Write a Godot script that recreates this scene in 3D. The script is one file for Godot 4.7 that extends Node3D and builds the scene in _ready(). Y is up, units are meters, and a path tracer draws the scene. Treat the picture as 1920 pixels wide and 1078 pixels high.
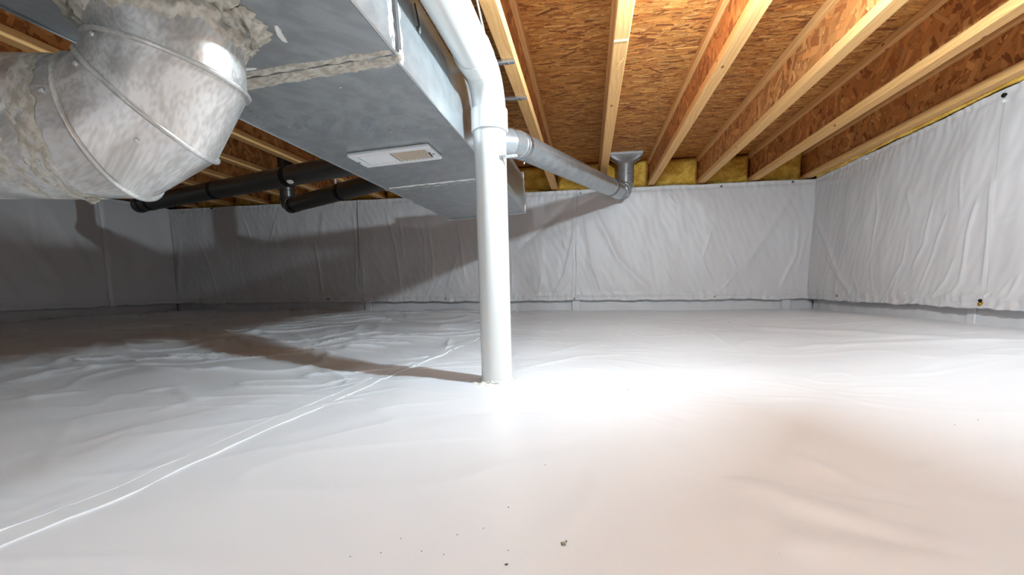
extends Node3D
# An encapsulated crawl space. Lengths in metres. All builders below work in the room's own frame:
# x to the right across the joists, y up from the camera's height, z into the room along the joists.
const H := 0.325                   # the camera stands this high above the ground sheet at the vent pipe
const JOIST := 0.406               # spacing of the floor joists
const JOIST_X := -0.302            # first joist to the right of the trunk duct
const JOIST_Y := 0.841             # underside of the joists
const DECK_Y := 1.082              # underside of the subfloor
const FAR_Z := 4.1
const RIGHT_X := 1.781
const LEFT_X := -4.2
const NEAR_Z := -2.4

var mat := {}
var used := {}
var noise := FastNoiseLite.new()
var rng := RandomNumberGenerator.new()


func _ready() -> void:
	rng.seed = 11
	noise.seed = 5
	noise.noise_type = FastNoiseLite.TYPE_SIMPLEX_SMOOTH
	noise.frequency = 1.0
	noise.fractal_type = FastNoiseLite.FRACTAL_NONE
	_camera()
	_sky()
	_materials()
	_lamps()
	_ceiling()
	_ground()
	_walls()
	_joists()
	_batts()
	_trunk()
	_register()
	_round_elbow()
	_branches()
	_vent_pipe()
	_straps()
	_crumbs()


# ---------------------------------------------------------------- camera, sky, lamps
func _camera() -> void:
	var yaw := deg_to_rad(9.596)
	var pitch := deg_to_rad(6.75)
	var roll := deg_to_rad(-0.70)
	var fwd := Vector3(-sin(yaw), 0, cos(yaw))
	var right := Vector3(cos(yaw), 0, sin(yaw))
	var f2 := fwd * cos(pitch) - Vector3.UP * sin(pitch)
	var u2 := Vector3.UP * cos(pitch) + fwd * sin(pitch)
	var rt := right * cos(roll) + u2 * sin(roll)
	var u3 := u2 * cos(roll) - right * sin(roll)
	var flip := Vector3(1, 1, -1)
	var c := Camera3D.new()
	c.name = "camera"
	c.projection = Camera3D.PROJECTION_FRUSTUM
	c.near = 0.05
	c.far = 50.0
	c.size = 0.05 * 1078.0 / 853.0
	c.frustum_offset = Vector2(0, 0.05 * 101.0 / 853.0)
	c.transform = Transform3D(Basis(rt * flip, u3 * flip, -(f2 * flip)), Vector3(0, H, 0))
	c.current = true
	add_child(c)


func _sky() -> void:
	var e := Environment.new()
	e.background_mode = Environment.BG_COLOR
	e.background_color = Color(0.02, 0.02, 0.02)
	e.tonemap_mode = Environment.TONE_MAPPER_LINEAR
	e.tonemap_exposure = 1.2
	e.sdfgi_enabled = true
	e.ssao_enabled = true
	e.ssil_enabled = true
	var w := WorldEnvironment.new()
	w.name = "environment"
	w.environment = e
	add_child(w)


func _lamps() -> void:
	_work_lamp(Vector3(0.43, 0.785, 1.20))
	_fill_lamp(Vector3(-0.10, 0, -1.30), 2.2, "unseen fill bulb added in a porcelain holder behind the camera, over the middle of the floor")
	_fill_lamp(Vector3(-2.12, 0, -1.30), 0.2, "unseen fill bulb added in a porcelain holder behind the camera, left of the trunk duct")


# unseen lamp, inferred from its shadows; three heads made up to spread light sideways
func _work_lamp(at: Vector3) -> void:
	var t := thing("work_lamp", "unseen ceiling lamp, its three glowing heads made up to spread light, above and to the right of the camera", "lamp", P(at.x, DECK_Y, at.z))
	var b := MB.new()
	b.lathe(P(at.x, DECK_Y, at.z), Vector3.DOWN, [[0.0, 0.0], [0.0, 0.052], [0.05, 0.052], [0.05, 0.057], [0.062, 0.057], [0.08, 0.034], [0.108, 0.028], [0.11, 0.02], [0.11, 0.0]], 24)
	b.commit(self, "lampholder", t, mat.porcelain)
	b = MB.new()
	b.lathe(P(at.x, DECK_Y - 0.11, at.z), Vector3.DOWN, [[0.0, 0.014], [0.03, 0.014], [0.03, 0.02], [0.05, 0.02], [0.05, 0.006], [DECK_Y - 0.11 - at.y, 0.006], [DECK_Y - 0.11 - at.y, 0.0]], 18)
	b.commit(self, "stem", t, mat.white_enamel)
	for q in [[D(-0.83, -0.12, 0.54), 3.5], [D(0.0, 0.02, 1.0), 0.5], [D(0.86, -0.02, 0.36), 2.3]]:
		var d: Vector3 = q[0].normalized()
		var basis := Basis.looking_at(d, Vector3.UP)
		var c := P(at.x, at.y, at.z) + d * 0.035
		b = MB.new()
		b.box(c - d * 0.005, Vector3(0.062, 0.062, 0.012), 0.003, basis)
		b.commit(self, "lamp_head", t, mat.white_enamel)
		b = MB.new()
		b.box(c + d * 0.002, Vector3(0.05, 0.05, 0.003), 0.001, basis)
		b.commit(self, "lamp_panel", t, mat.bulb)
		var l := AreaLight3D.new()
		l.name = "head_light"
		l.area_size = Vector2(0.05, 0.05)
		l.light_energy = q[1]
		l.light_color = Color(0.875, 0.955, 1.0)
		l.area_range = 20.0
		l.area_attenuation = 2.0
		l.shadow_enabled = true
		l.transform = Transform3D(basis, c + d * 0.005 - t.position)
		t.add_child(l, true)
	# glowing hub and its light are added to fill the floor straight below
	b = MB.new()
	b.lathe(P(at.x, at.y + 0.012, at.z), Vector3.DOWN, [[0.0, 0.012], [0.03, 0.017], [0.045, 0.013], [0.05, 0.0]], 18, true)
	b.commit(self, "fill_hub", t, mat.bulb)
	var o := OmniLight3D.new()
	o.name = "hub_fill_light"
	o.light_energy = 0.25
	o.light_color = Color(0.875, 0.955, 1.0)
	o.light_size = 0.012
	o.omni_range = 20.0
	o.omni_attenuation = 2.0
	o.shadow_enabled = true
	o.position = P(at.x, at.y - 0.008, at.z) - t.position
	t.add_child(o, true)


func _fill_lamp(at: Vector3, energy: float, label: String) -> void:  # unseen bulb, added to fill in light from behind the camera
	var t := thing("fill_lamp", label, "lamp", P(at.x, DECK_Y, at.z), "added fill bulbs under the subfloor")
	var b := MB.new()
	b.lathe(P(at.x, DECK_Y, at.z), Vector3.DOWN, [[0.0, 0.0], [0.0, 0.052], [0.06, 0.052], [0.06, 0.0]], 24)
	b.commit(self, "junction_box", t, mat.plastic_blue)
	b = MB.new()
	b.lathe(P(at.x, DECK_Y - 0.06, at.z), Vector3.DOWN, [[0.0, 0.0], [0.0, 0.057], [0.012, 0.057], [0.03, 0.034], [0.058, 0.028], [0.06, 0.015], [0.05, 0.0]], 24)
	b.commit(self, "lampholder", t, mat.porcelain)
	b = MB.new()
	b.lathe(P(at.x, DECK_Y - 0.115, at.z), Vector3.DOWN, [[0.0, 0.013], [0.02, 0.014], [0.035, 0.02], [0.04, 0.028], [0.052, 0.03], [0.064, 0.026], [0.072, 0.016], [0.075, 0.0]], 24, true)
	b.commit(self, "bulb", t, mat.bulb)
	var l := OmniLight3D.new()
	l.name = "fill_bulb_light"
	l.light_energy = energy
	l.light_color = Color(0.875, 0.955, 1.0)
	l.light_size = 0.03
	l.omni_range = 20.0
	l.omni_attenuation = 2.0
	l.shadow_enabled = true
	l.position = P(at.x, DECK_Y - 0.197, at.z) - t.position
	t.add_child(l, true)


# ---------------------------------------------------------------- helpers
func P(x: float, y: float, z: float) -> Vector3:
	return Vector3(x, y + H, -z)


func D(x: float, y: float, z: float) -> Vector3:
	return Vector3(x, y, -z)


func numbered(called: String) -> String:
	var n: int = used.get(called, 0)
	used[called] = n + 1
	return called if n == 0 else "%s_%03d" % [called, n]


func thing(called: String, label: String, category: String, at: Vector3, group := "") -> Node3D:
	var o := Node3D.new()
	o.name = numbered(called)
	add_child(o)
	o.position = at
	o.set_meta("label", label)
	o.set_meta("category", category)
	if group:
		o.set_meta("group", group)
	return o


func struct(called: String, label := "") -> Node3D:
	var o := Node3D.new()
	o.name = called
	add_child(o)
	o.set_meta("kind", "structure")
	if label:
		o.set_meta("label", label)
	return o


class MB:
	var v := PackedVector3Array()
	var n := PackedVector3Array()
	var uv := PackedVector2Array()
	var ix := PackedInt32Array()

	func grid(p: PackedVector3Array, nn: PackedVector3Array, u: PackedVector2Array, nu: int, nv: int) -> void:
		var base := v.size()
		v.append_array(p)
		n.append_array(nn)
		uv.append_array(u)
		# front faces run clockwise: find the turn that agrees with the normals
		var s := 0.0
		for j in [0, mini(nv / 3, nv - 2), mini(nv / 2, nv - 2), nv - 2]:
			for i in [0, nu / 3, nu / 2, nu - 2]:
				var a: int = j * nu + i
				s += (p[a + 1] - p[a]).cross(p[a + nu] - p[a]).dot(nn[a] + nn[a + 1] + nn[a + nu])
		var start := ix.size()
		ix.resize(start + (nu - 1) * (nv - 1) * 6)
		var k := start
		for j in nv - 1:
			for i in nu - 1:
				var a := base + j * nu + i
				var b := a + 1
				var c := a + nu
				var d := c + 1
				if s > 0.0:
					ix[k] = a; ix[k + 1] = c; ix[k + 2] = b; ix[k + 3] = b; ix[k + 4] = c; ix[k + 5] = d
				else:
					ix[k] = a; ix[k + 1] = b; ix[k + 2] = c; ix[k + 3] = b; ix[k + 4] = d; ix[k + 5] = c
				k += 6

	# a sheet whose smooth normals are worked out from its neighbours; out tells the side it faces
	func sheet(p: PackedVector3Array, u: PackedVector2Array, nu: int, nv: int, out: Vector3) -> void:
		var nn := PackedVector3Array()
		nn.resize(p.size())
		var flip := 0.0
		for j in nv:
			var j0 := maxi(j - 1, 0) * nu
			var j1 := mini(j + 1, nv - 1) * nu
			for i in nu:
				var q := (p[j * nu + mini(i + 1, nu - 1)] - p[j * nu + maxi(i - 1, 0)]).cross(p[j1 + i] - p[j0 + i])
				nn[j * nu + i] = q
				flip += q.dot(out)
		for i in nn.size():
			nn[i] = nn[i].normalized() * (1.0 if flip > 0.0 else -1.0)
		grid(p, nn, u, nu, nv)

	func poly(p: Array, nn: Vector3, u: Array) -> void:
		var base := v.size()
		for i in p.size():
			v.append(p[i])
			n.append(nn)
			uv.append(u[i])
		var g: Vector3 = (p[1] - p[0]).cross(p[2] - p[0])
		for i in range(1, p.size() - 1):
			if g.dot(nn) > 0.0:
				ix.append_array(PackedInt32Array([base, base + i + 1, base + i]))
			else:
				ix.append_array(PackedInt32Array([base, base + i, base + i + 1]))

	# a box with chamfered edges. grain: the axis that textures run along
	func box(c: Vector3, size: Vector3, bevel := 0.002, basis := Basis(), grain := 2, uvo := Vector2.ZERO) -> void:
		var h := size / 2.0
		var bv := minf(bevel, minf(h.x, minf(h.y, h.z)) * 0.9)
		for a in 3:
			var b := (a + 1) % 3
			var d := (a + 2) % 3
			for s in [-1.0, 1.0]:
				var pts := []
				for q in [[-1.0, -1.0], [1.0, -1.0], [1.0, 1.0], [-1.0, 1.0]]:
					var w := Vector3.ZERO
					w[a] = s * h[a]
					w[b] = q[0] * (h[b] - bv)
					w[d] = q[1] * (h[d] - bv)
					pts.append(w)
				var m := Vector3.ZERO
				m[a] = s
				_face(pts, m, c, basis, grain, uvo)
			for s in [-1.0, 1.0]:
				for r in [-1.0, 1.0]:
					var pts := []
					for q in [[0, -1.0], [1, -1.0], [1, 1.0], [0, 1.0]]:
						var w := Vector3.ZERO
						w[b] = s * (h[b] - (bv if q[0] == 1 else 0.0))
						w[d] = r * (h[d] - (0.0 if q[0] == 1 else bv))
						w[a] = q[1] * (h[a] - bv)
						pts.append(w)
					var m := Vector3.ZERO
					m[b] = s
					m[d] = r
					_face(pts, m.normalized(), c, basis, grain, uvo)
		for s in [-1.0, 1.0]:
			for r in [-1.0, 1.0]:
				for q in [-1.0, 1.0]:
					var pts := []
					for a in 3:
						var w := Vector3(s * (h.x - bv), r * (h.y - bv), q * (h.z - bv))
						w[a] = [s, r, q][a] * h[a]
						pts.append(w)
					_face(pts, Vector3(s, r, q).normalized(), c, basis, grain, uvo)

	func _face(pts: Array, m: Vector3, c: Vector3, basis: Basis, grain: int, uvo: Vector2) -> void:
		var big := 0
		for a in 3:
			if absf(m[a]) > absf(m[big]) + 0.001:
				big = a
		var ua := grain if grain != big else (big + 1) % 3
		var va := 3 - ua - big
		var out := []
		var u := []
		for w in pts:
			out.append(c + basis * w)
			u.append(Vector2(w[ua], w[va] + big * 0.37) + uvo)
		poly(out, basis * m, u)

	# a round tube along pts, mitred at its bends; smooth = rounded bends, else crisp gores
	func pipe(pts: Array, radii: Variant, seg := 20, smooth := true, caps := true, closed := false) -> void:
		var m := pts.size()
		var dirs := []
		for i in m - 1:
			dirs.append((pts[i + 1] - pts[i]).normalized())
		var d0: Vector3 = dirs[0]
		var a := d0.cross(Vector3.UP if absf(d0.y) < 0.9 else Vector3.RIGHT).normalized()
		var fr := [a]
		for i in range(1, m - 1):
			var p: Vector3 = dirs[i - 1]
			var q: Vector3 = dirs[i]
			var ax := p.cross(q)
			if ax.length() > 1e-6:
				a = a.rotated(ax.normalized(), p.angle_to(q))
			a = (a - q * a.dot(q)).normalized()
			fr.append(a)
		var along := 0.0
		var nu := seg + 1
		var P0 := PackedVector3Array()
		var N0 := PackedVector3Array()
		var U0 := PackedVector2Array()
		for i in m - 1:
			var d: Vector3 = dirs[i]
			var f: Vector3 = fr[i]
			var g := d.cross(f)
			var length: float = (pts[i + 1] - pts[i]).length()
			for e in 2:
				if smooth and e == 0 and i > 0:
					continue
				var k := i + e
				var nb := d
				var other := d
				var fo := f
				var has := false
				if e == 0 and i > 0:
					other = dirs[i - 1]; fo = fr[i - 1]; has = true
				elif e == 1 and i < m - 2:
					other = dirs[i + 1]; fo = fr[i + 1]; has = true
				elif closed:
					other = dirs[m - 2] if e == 0 else dirs[0]
					fo = f
				nb = (d + other).normalized()
				var r: float = radii[k] if radii is Array else radii
				for s in nu:
					var t := TAU * s / seg
					var o := f * cos(t) + g * sin(t)
					var x := o * r
					x -= d * (x.dot(nb) / d.dot(nb))
					P0.append(pts[k] + x)
					N0.append((o + (fo * cos(t) + other.cross(fo) * sin(t))).normalized() if smooth and has else o)
					U0.append(Vector2(along + length * e, t * r))
			along += length
			if not smooth:
				grid(P0, N0, U0, nu, 2)
				P0 = PackedVector3Array(); N0 = PackedVector3Array(); U0 = PackedVector2Array()
		if smooth:
			grid(P0, N0, U0, nu, P0.size() / nu)
		if caps and not closed:
			for e in 2:
				var i := 0 if e == 0 else m - 2
				var d: Vector3 = dirs[i]
				var f: Vector3 = fr[i]
				var r: float = radii[0 if e == 0 else m - 1] if radii is Array else radii
				var pp := []
				var uu := []
				for s in seg:
					var o := f * cos(TAU * s / seg) + d.cross(f) * sin(TAU * s / seg)
					pp.append(pts[0 if e == 0 else m - 1] + o * r)
					uu.append(Vector2(cos(TAU * s / seg), sin(TAU * s / seg)) * r)
				poly(pp, d * (-1.0 if e == 0 else 1.0), uu)

	# a turned shape: profile is a list of [distance along d, radius]
	func lathe(o: Vector3, d: Vector3, prof: Array, seg := 24, smooth := false) -> void:
		d = d.normalized()
		var a := d.cross(Vector3.UP if absf(d.y) < 0.9 else Vector3.RIGHT).normalized()
		var b := d.cross(a)
		var nu := seg + 1
		var sl := []
		for k in prof.size() - 1:
			sl.append(Vector2(prof[k + 1][1] - prof[k][1], prof[k + 1][0] - prof[k][0]).normalized())
		if smooth:
			var P0 := PackedVector3Array(); var N0 := PackedVector3Array(); var U0 := PackedVector2Array()
			for k in prof.size():
				var t: Vector2 = (sl[maxi(k - 1, 0)] + sl[mini(k, sl.size() - 1)]).normalized()
				_ring(P0, N0, U0, o, d, a, b, prof[k], t, seg)
			grid(P0, N0, U0, nu, prof.size())
		else:
			for k in prof.size() - 1:
				var P0 := PackedVector3Array(); var N0 := PackedVector3Array(); var U0 := PackedVector2Array()
				_ring(P0, N0, U0, o, d, a, b, prof[k], sl[k], seg)
				_ring(P0, N0, U0, o, d, a, b, prof[k + 1], sl[k], seg)
				grid(P0, N0, U0, nu, 2)

	func _ring(P0: PackedVector3Array, N0: PackedVector3Array, U0: PackedVector2Array, o: Vector3, d: Vector3, a: Vector3, b: Vector3, q: Array, t: Vector2, seg: int) -> void:
		for s in seg + 1:
			var w := TAU * s / seg
			var r := a * cos(w) + b * sin(w)
			P0.append(o + d * q[0] + r * q[1])
			N0.append((r * t.y - d * t.x).normalized())
			U0.append(Vector2(w * 0.05, q[0]))

	func commit(scene: Node3D, called: String, parent: Node3D, m: Material) -> MeshInstance3D:
		var off := parent.global_position
		for i in v.size():
			v[i] -= off
		var arr := []
		arr.resize(Mesh.ARRAY_MAX)
		arr[Mesh.ARRAY_VERTEX] = v
		arr[Mesh.ARRAY_NORMAL] = n
		arr[Mesh.ARRAY_TEX_UV] = uv
		arr[Mesh.ARRAY_INDEX] = ix
		var am := ArrayMesh.new()
		am.add_surface_from_arrays(Mesh.PRIMITIVE_TRIANGLES, arr)
		var st := SurfaceTool.new()
		st.create_from(am, 0)
		st.generate_tangents()
		am = st.commit()
		var o := MeshInstance3D.new()
		o.name = called
		o.mesh = am
		o.material_override = null
		o.set_surface_override_material(0, m)
		parent.add_child(o, true)
		return o


# an irregular smear of sealant on a surface: centre line pts, normal nn, half width, height
func smear(b: MB, pts: Array, nn: Vector3, half: float, high: float, seed_: int, rag := 0.4) -> void:
	var total := 0.0
	for i in pts.size() - 1:
		total += (pts[i + 1] - pts[i]).length()
	var nu := maxi(8, int(total / 0.004))
	var nv := 11
	var p := PackedVector3Array()
	var u := PackedVector2Array()
	for j in nv:
		for i in nu:
			var t := float(i) / (nu - 1) * total
			var k := 0
			var acc := 0.0
			while k < pts.size() - 2 and acc + (pts[k + 1] - pts[k]).length() < t:
				acc += (pts[k + 1] - pts[k]).length()
				k += 1
			var a: Vector3 = pts[k]
			var d: Vector3 = (pts[k + 1] - a).normalized()
			var side := nn.cross(d).normalized()
			var q := -1.0 + 2.0 * j / (nv - 1)
			var e := half * (1.0 + rag * (noise.get_noise_2d(t * 14.0 + seed_ * 7.1, signf(q) * 3.0) + 0.6 * noise.get_noise_2d(t * 60.0 + seed_, signf(q) * 9.0)))
			var taper := clampf(minf(t, total - t) / 0.012, 0.0, 1.0)
			var y := high * (1.0 - pow(absf(q), 4.0)) * (0.75 + 0.7 * noise.get_noise_2d(t * 25.0 + seed_, q * half * 110.0)) * (0.25 + 0.75 * taper)
			p.append(a + d * (t - acc) + side * q * e * (0.55 + 0.45 * taper) + nn * (y - 0.0005))
			u.append(Vector2(t, q * half))
	b.sheet(p, u, nu, nv, nn)


# a closed lump, for crumbs and blobs
func lump(b: MB, c: Vector3, size: Vector3, seed_: int, rough := 0.35) -> void:
	var nu := 11
	var nv := 8
	var p := PackedVector3Array()
	var nn := PackedVector3Array()
	var u := PackedVector2Array()
	for j in nv:
		for i in nu:
			var t := TAU * (i % (nu - 1)) / (nu - 1)
			var f := PI * j / (nv - 1)
			var d := Vector3(sin(f) * cos(t), cos(f), sin(f) * sin(t))
			var r := 1.0 + rough * noise.get_noise_3d(d.x * 1.3 + seed_ * 3.7, d.y * 1.3, d.z * 1.3)
			p.append(c + d * size * r)
			nn.append((d / size).normalized())
			u.append(Vector2(t, f) * 0.01)
	b.grid(p, nn, u, nu, nv)


# a raised bead along the mitre between two lengths of duct
func bead(b: MB, c: Vector3, nb: Vector3, d: Vector3, r: float, thick: float, seg := 56) -> void:
	var a := d.cross(nb)
	if a.length() < 1e-4:
		a = d.cross(Vector3.UP if absf(d.y) < 0.9 else Vector3.RIGHT)
	a = a.normalized()
	var g := d.cross(a)
	var pts := []
	for s in seg + 1:
		var o := (a * cos(TAU * s / seg) + g * sin(TAU * s / seg)) * r
		pts.append(c + o - d * (o.dot(nb) / d.dot(nb)))
	b.pipe(pts, thick, 8, true, false, true)


# ---------------------------------------------------------------- materials
func _std(called: String, c: Color, rough: float, metal := 0.0) -> StandardMaterial3D:
	var m := StandardMaterial3D.new()
	m.resource_name = called
	m.albedo_color = c
	m.roughness = rough
	m.metallic = metal
	mat[called] = m
	return m


# wood flakes pressed into a board: w x h pixels, flakes long x wide pixels, turned up to spread from the u axis
func _flakes(w: int, h: int, count: int, long: float, wide: float, spread: float, palette: Array, seed_: int) -> Image:
	var g := RandomNumberGenerator.new()
	g.seed = seed_
	var px := PackedByteArray()
	px.resize(w * h * 3)
	for i in w * h:
		px[i * 3] = 165; px[i * 3 + 1] = 105; px[i * 3 + 2] = 50
	for n in count:
		var c: Color = palette[g.randi() % palette.size()]
		c = c * g.randf_range(0.9, 1.08)
		var l := long * g.randf_range(0.45, 1.2) / 2.0
		var b := wide * g.randf_range(0.4, 1.3) / 2.0
		var t := deg_to_rad(g.randfn(0.0, spread))
		var cx := g.randf() * w
		var cy := g.randf() * h
		var ct := cos(t)
		var st := sin(t)
		var ex := int(absf(l * ct) + absf(b * st)) + 1
		var ey := int(absf(l * st) + absf(b * ct)) + 1
		var skew := g.randf_range(-0.5, 0.5)
		var r := c.r * 255.0
		var gr := c.g * 255.0
		var bl := c.b * 255.0
		var ph := g.randf() * 6.0
		for y in range(-ey, ey + 1):
			var row := posmod(int(cy) + y, h) * w
			for x in range(-ex, ex + 1):
				var q := -x * st + y * ct
				if absf(q) > b:
					continue
				var p := x * ct + y * st + q * skew
				if absf(p) > l:
					continue
				var k := 1.0 + 0.07 * sin(q * 2.3 + ph)
				if q > b - 1.3:
					k *= 0.74
				elif q < 1.0 - b:
					k *= 1.1
				var at := (row + posmod(int(cx) + x, w)) * 3
				px[at] = mini(255, int(r * k)); px[at + 1] = mini(255, int(gr * k)); px[at + 2] = mini(255, int(bl * k))
	return Image.create_from_data(w, h, false, Image.FORMAT_RGB8, px)


func _lumber() -> Image:
	var w := 1024
	var h := 96
	var px := PackedByteArray()
	px.resize(w * h * 3)
	var light := Color(0.92, 0.73, 0.48)
	var dark := Color(0.85, 0.60, 0.34)
	for y in h:
		for x in w:
			var a := float(x) / w * TAU
			var bend := noise.get_noise_2d(cos(a) * 0.9, sin(a) * 0.9 + y * 0.01) * 9.0
			var k := 0.5 + 0.5 * sin((y + bend) * 0.42 + 2.0 * noise.get_noise_1d((y + bend) * 0.09))
			k = pow(k, 2.0) * 0.55 + 0.35 * (0.5 + noise.get_noise_3d(cos(a) * 9.0, sin(a) * 9.0, y * 0.5) * 0.5)
			var c := light.lerp(dark, clampf(k, 0.0, 1.0))
			var kn := Vector2((x - 400) * 0.6, y - 60).length()
			var kn2 := Vector2((x - 860) * 0.6, y - 22).length()
			var d := minf(kn, kn2)
			if d < 5.0:
				c = c.lerp(Color(0.42, 0.22, 0.1), clampf((5.0 - d) / 2.5, 0.0, 0.85))
			var at := (y * w + x) * 3
			px[at] = int(c.r * 255.0); px[at + 1] = int(c.g * 255.0); px[at + 2] = int(c.b * 255.0)
	return Image.create_from_data(w, h, false, Image.FORMAT_RGB8, px)


# noise that repeats over the image: sum of octaves on a torus
func _torus(x: float, y: float, s: float, off: float) -> float:
	var a := x * TAU
	var b := y * TAU
	return noise.get_noise_3d(cos(a) * s + off, sin(a) * s + cos(b) * s * 1.3, sin(b) * s * 1.3 - off)


func _blotches(w: int, lo: Color, hi: Color, scale_: float, hard: float, bias: float, off: float, fine := 0.25) -> Image:
	var px := PackedByteArray()
	px.resize(w * w * 3)
	for y in w:
		for x in w:
			var u := float(x) / w
			var v := float(y) / w
			var k := _torus(u, v, scale_, off) + 0.5 * _torus(u, v, scale_ * 2.7, off + 9.0) + fine * _torus(u, v, scale_ * 9.0, off + 4.0)
			k = clampf(0.5 + bias + k * hard, 0.0, 1.0)
			var c := lo.lerp(hi, k)
			var at := (y * w + x) * 3
			px[at] = int(c.r * 255.0); px[at + 1] = int(c.g * 255.0); px[at + 2] = int(c.b * 255.0)
	return Image.create_from_data(w, w, false, Image.FORMAT_RGB8, px)


func _weave() -> Image:
	var w := 128
	var im := Image.create_empty(w, w, false, Image.FORMAT_RGB8)
	for y in w:
		for x in w:
			var i := x / 8
			var j := y / 8
			var fx := (x % 8 + 0.5) / 8.0
			var fy := (y % 8 + 0.5) / 8.0
			var k := sin(fx * PI) * 0.6 + 0.25 * sin(fy * PI) if (i + j) % 2 == 0 else sin(fy * PI) * 0.6 + 0.25 * sin(fx * PI)
			k += 0.12 * noise.get_noise_2d(i * 3.1, j * 3.7)
			im.set_pixel(x, y, Color(k, k, k))
	im.bump_map_to_normal_map(1.0)
	return im


func _tex(im: Image) -> ImageTexture:
	return ImageTexture.create_from_image(im)


func _noise_normal(freq: float, bump: float, size := 512, stretch := false) -> NoiseTexture2D:
	var f := FastNoiseLite.new()
	f.seed = 21
	f.frequency = freq
	f.fractal_octaves = 4
	var t := NoiseTexture2D.new()
	t.width = size
	t.height = size / 8 if stretch else size
	t.seamless = true
	t.noise = f
	t.as_normal_map = true
	t.bump_strength = bump
	return t


func _materials() -> void:
	var m: StandardMaterial3D
	m = _std("deck", Color(1, 1, 1), 0.75)
	m.albedo_texture = _tex(_flakes(1024, 1024, 7500, 85.0, 12.0, 14.0, [Color(0.84, 0.60, 0.31), Color(0.80, 0.55, 0.27), Color(0.75, 0.49, 0.23), Color(0.88, 0.66, 0.38), Color(0.69, 0.43, 0.19), Color(0.56, 0.32, 0.13), Color(0.82, 0.57, 0.29), Color(0.78, 0.52, 0.25)], 3))
	m = _std("web", Color(1, 1, 1), 0.75)
	m.albedo_texture = _tex(_flakes(1024, 512, 2300, 125.0, 30.0, 60.0, [Color(0.84, 0.57, 0.31), Color(0.80, 0.53, 0.28), Color(0.76, 0.49, 0.25), Color(0.87, 0.62, 0.36), Color(0.74, 0.47, 0.24), Color(0.64, 0.38, 0.18), Color(0.82, 0.55, 0.30), Color(0.79, 0.52, 0.27)], 8))
	m.uv1_scale = Vector3(1.0 / 1.0, 1.0 / 0.5, 1.0)
	m = _std("lumber", Color(1, 1, 1), 0.7)
	m.albedo_texture = _tex(_lumber())
	m.uv1_scale = Vector3(1.0 / 1.6, 1.0 / 0.12, 1.0)
	# the white reinforced sheet on the ground and walls
	var weave := _tex(_weave())
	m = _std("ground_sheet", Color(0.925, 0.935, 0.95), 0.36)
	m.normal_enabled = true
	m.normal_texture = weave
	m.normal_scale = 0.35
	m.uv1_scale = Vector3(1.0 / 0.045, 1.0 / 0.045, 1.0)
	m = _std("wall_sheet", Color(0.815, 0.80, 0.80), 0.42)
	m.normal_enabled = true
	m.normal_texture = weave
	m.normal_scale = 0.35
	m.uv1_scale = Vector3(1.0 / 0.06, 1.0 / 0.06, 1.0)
	_std("seam_tape", Color(0.93, 0.94, 0.95), 0.3)
	_std("wall_tape", Color(0.86, 0.85, 0.85), 0.35)
	# galvanized sheet steel
	m = _std("duct", Color(1, 1, 1), 0.27, 0.65)
	m.albedo_texture = _tex(_blotches(256, Color(0.65, 0.67, 0.68), Color(0.71, 0.73, 0.74), 1.3, 0.9, 0.0, 2.0))
	m.normal_enabled = true
	m.normal_texture = _noise_normal(0.012, 1.2, 256)
	m.normal_scale = 0.03
	m.uv1_scale = Vector3(1.6, 1.6, 1.0)
	m = _std("old_duct", Color(1, 1, 1), 1.0, 0.7)
	m.albedo_texture = _tex(_blotches(512, Color(0.77, 0.765, 0.75), Color(0.90, 0.90, 0.895), 0.9, 0.7, 0.05, 6.0, 0.7))
	m.roughness_texture = _tex(_blotches(256, Color(0.30, 0.30, 0.30), Color(0.46, 0.46, 0.46), 0.8, 1.0, 0.0, 6.0, 0.6))
	m.normal_enabled = true
	m.normal_texture = _noise_normal(0.02, 2.0, 256)
	m.normal_scale = 0.05
	m.uv1_scale = Vector3(2.2, 2.2, 1.0)
	_std("shaded_steel", Color(0.36, 0.35, 0.34), 0.32, 0.75)  # galvanized steel darkened: the shade on the left ducts put into its colour
	_std("bright_steel", Color(0.80, 0.81, 0.82), 0.25, 0.95)
	_std("dull_steel", Color(0.45, 0.46, 0.47), 0.4, 0.9)
	_std("dark_wire", Color(0.10, 0.09, 0.08), 0.5, 0.6)
	_std("brass", Color(0.72, 0.55, 0.22), 0.35, 0.9)
	m = _std("sealant", Color(1, 1, 1), 0.62)
	m.albedo_texture = _tex(_blotches(256, Color(0.66, 0.63, 0.58), Color(0.80, 0.78, 0.73), 1.5, 1.0, 0.0, 12.0, 0.5))
	m.uv1_scale = Vector3(6.0, 6.0, 1.0)
	_std("white_sealant", Color(0.90, 0.89, 0.86), 0.5)
	m = _std("pvc", Color(0.84, 0.84, 0.83), 0.25)
	m.clearcoat_enabled = true
	m.clearcoat = 0.25
	m.clearcoat_roughness = 0.15
	_std("pvc_line", Color(0.72, 0.71, 0.69), 0.4)
	_std("white_enamel", Color(0.92, 0.92, 0.92), 0.3)
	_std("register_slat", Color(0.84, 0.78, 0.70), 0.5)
	_std("register_shade", Color(0.42, 0.36, 0.29), 0.5)
	_std("white_cable", Color(0.88, 0.87, 0.84), 0.45)
	m = _std("fibre", Color(1, 1, 1), 0.95)
	m.albedo_texture = _tex(_blotches(256, Color(0.80, 0.60, 0.20), Color(0.93, 0.76, 0.36), 1.0, 0.9, 0.05, 17.0, 0.9))
	m.uv1_scale = Vector3(2.0, 2.0, 1.0)
	_std("earth", Color(0.35, 0.28, 0.22), 0.95)
	_std("concrete", Color(0.62, 0.61, 0.6), 0.85)
	_std("pale_wood", Color(0.97, 0.86, 0.70), 0.7)
	_std("porcelain", Color(0.9, 0.9, 0.88), 0.2)
	_std("plastic_blue", Color(0.2, 0.33, 0.55), 0.5)
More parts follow.
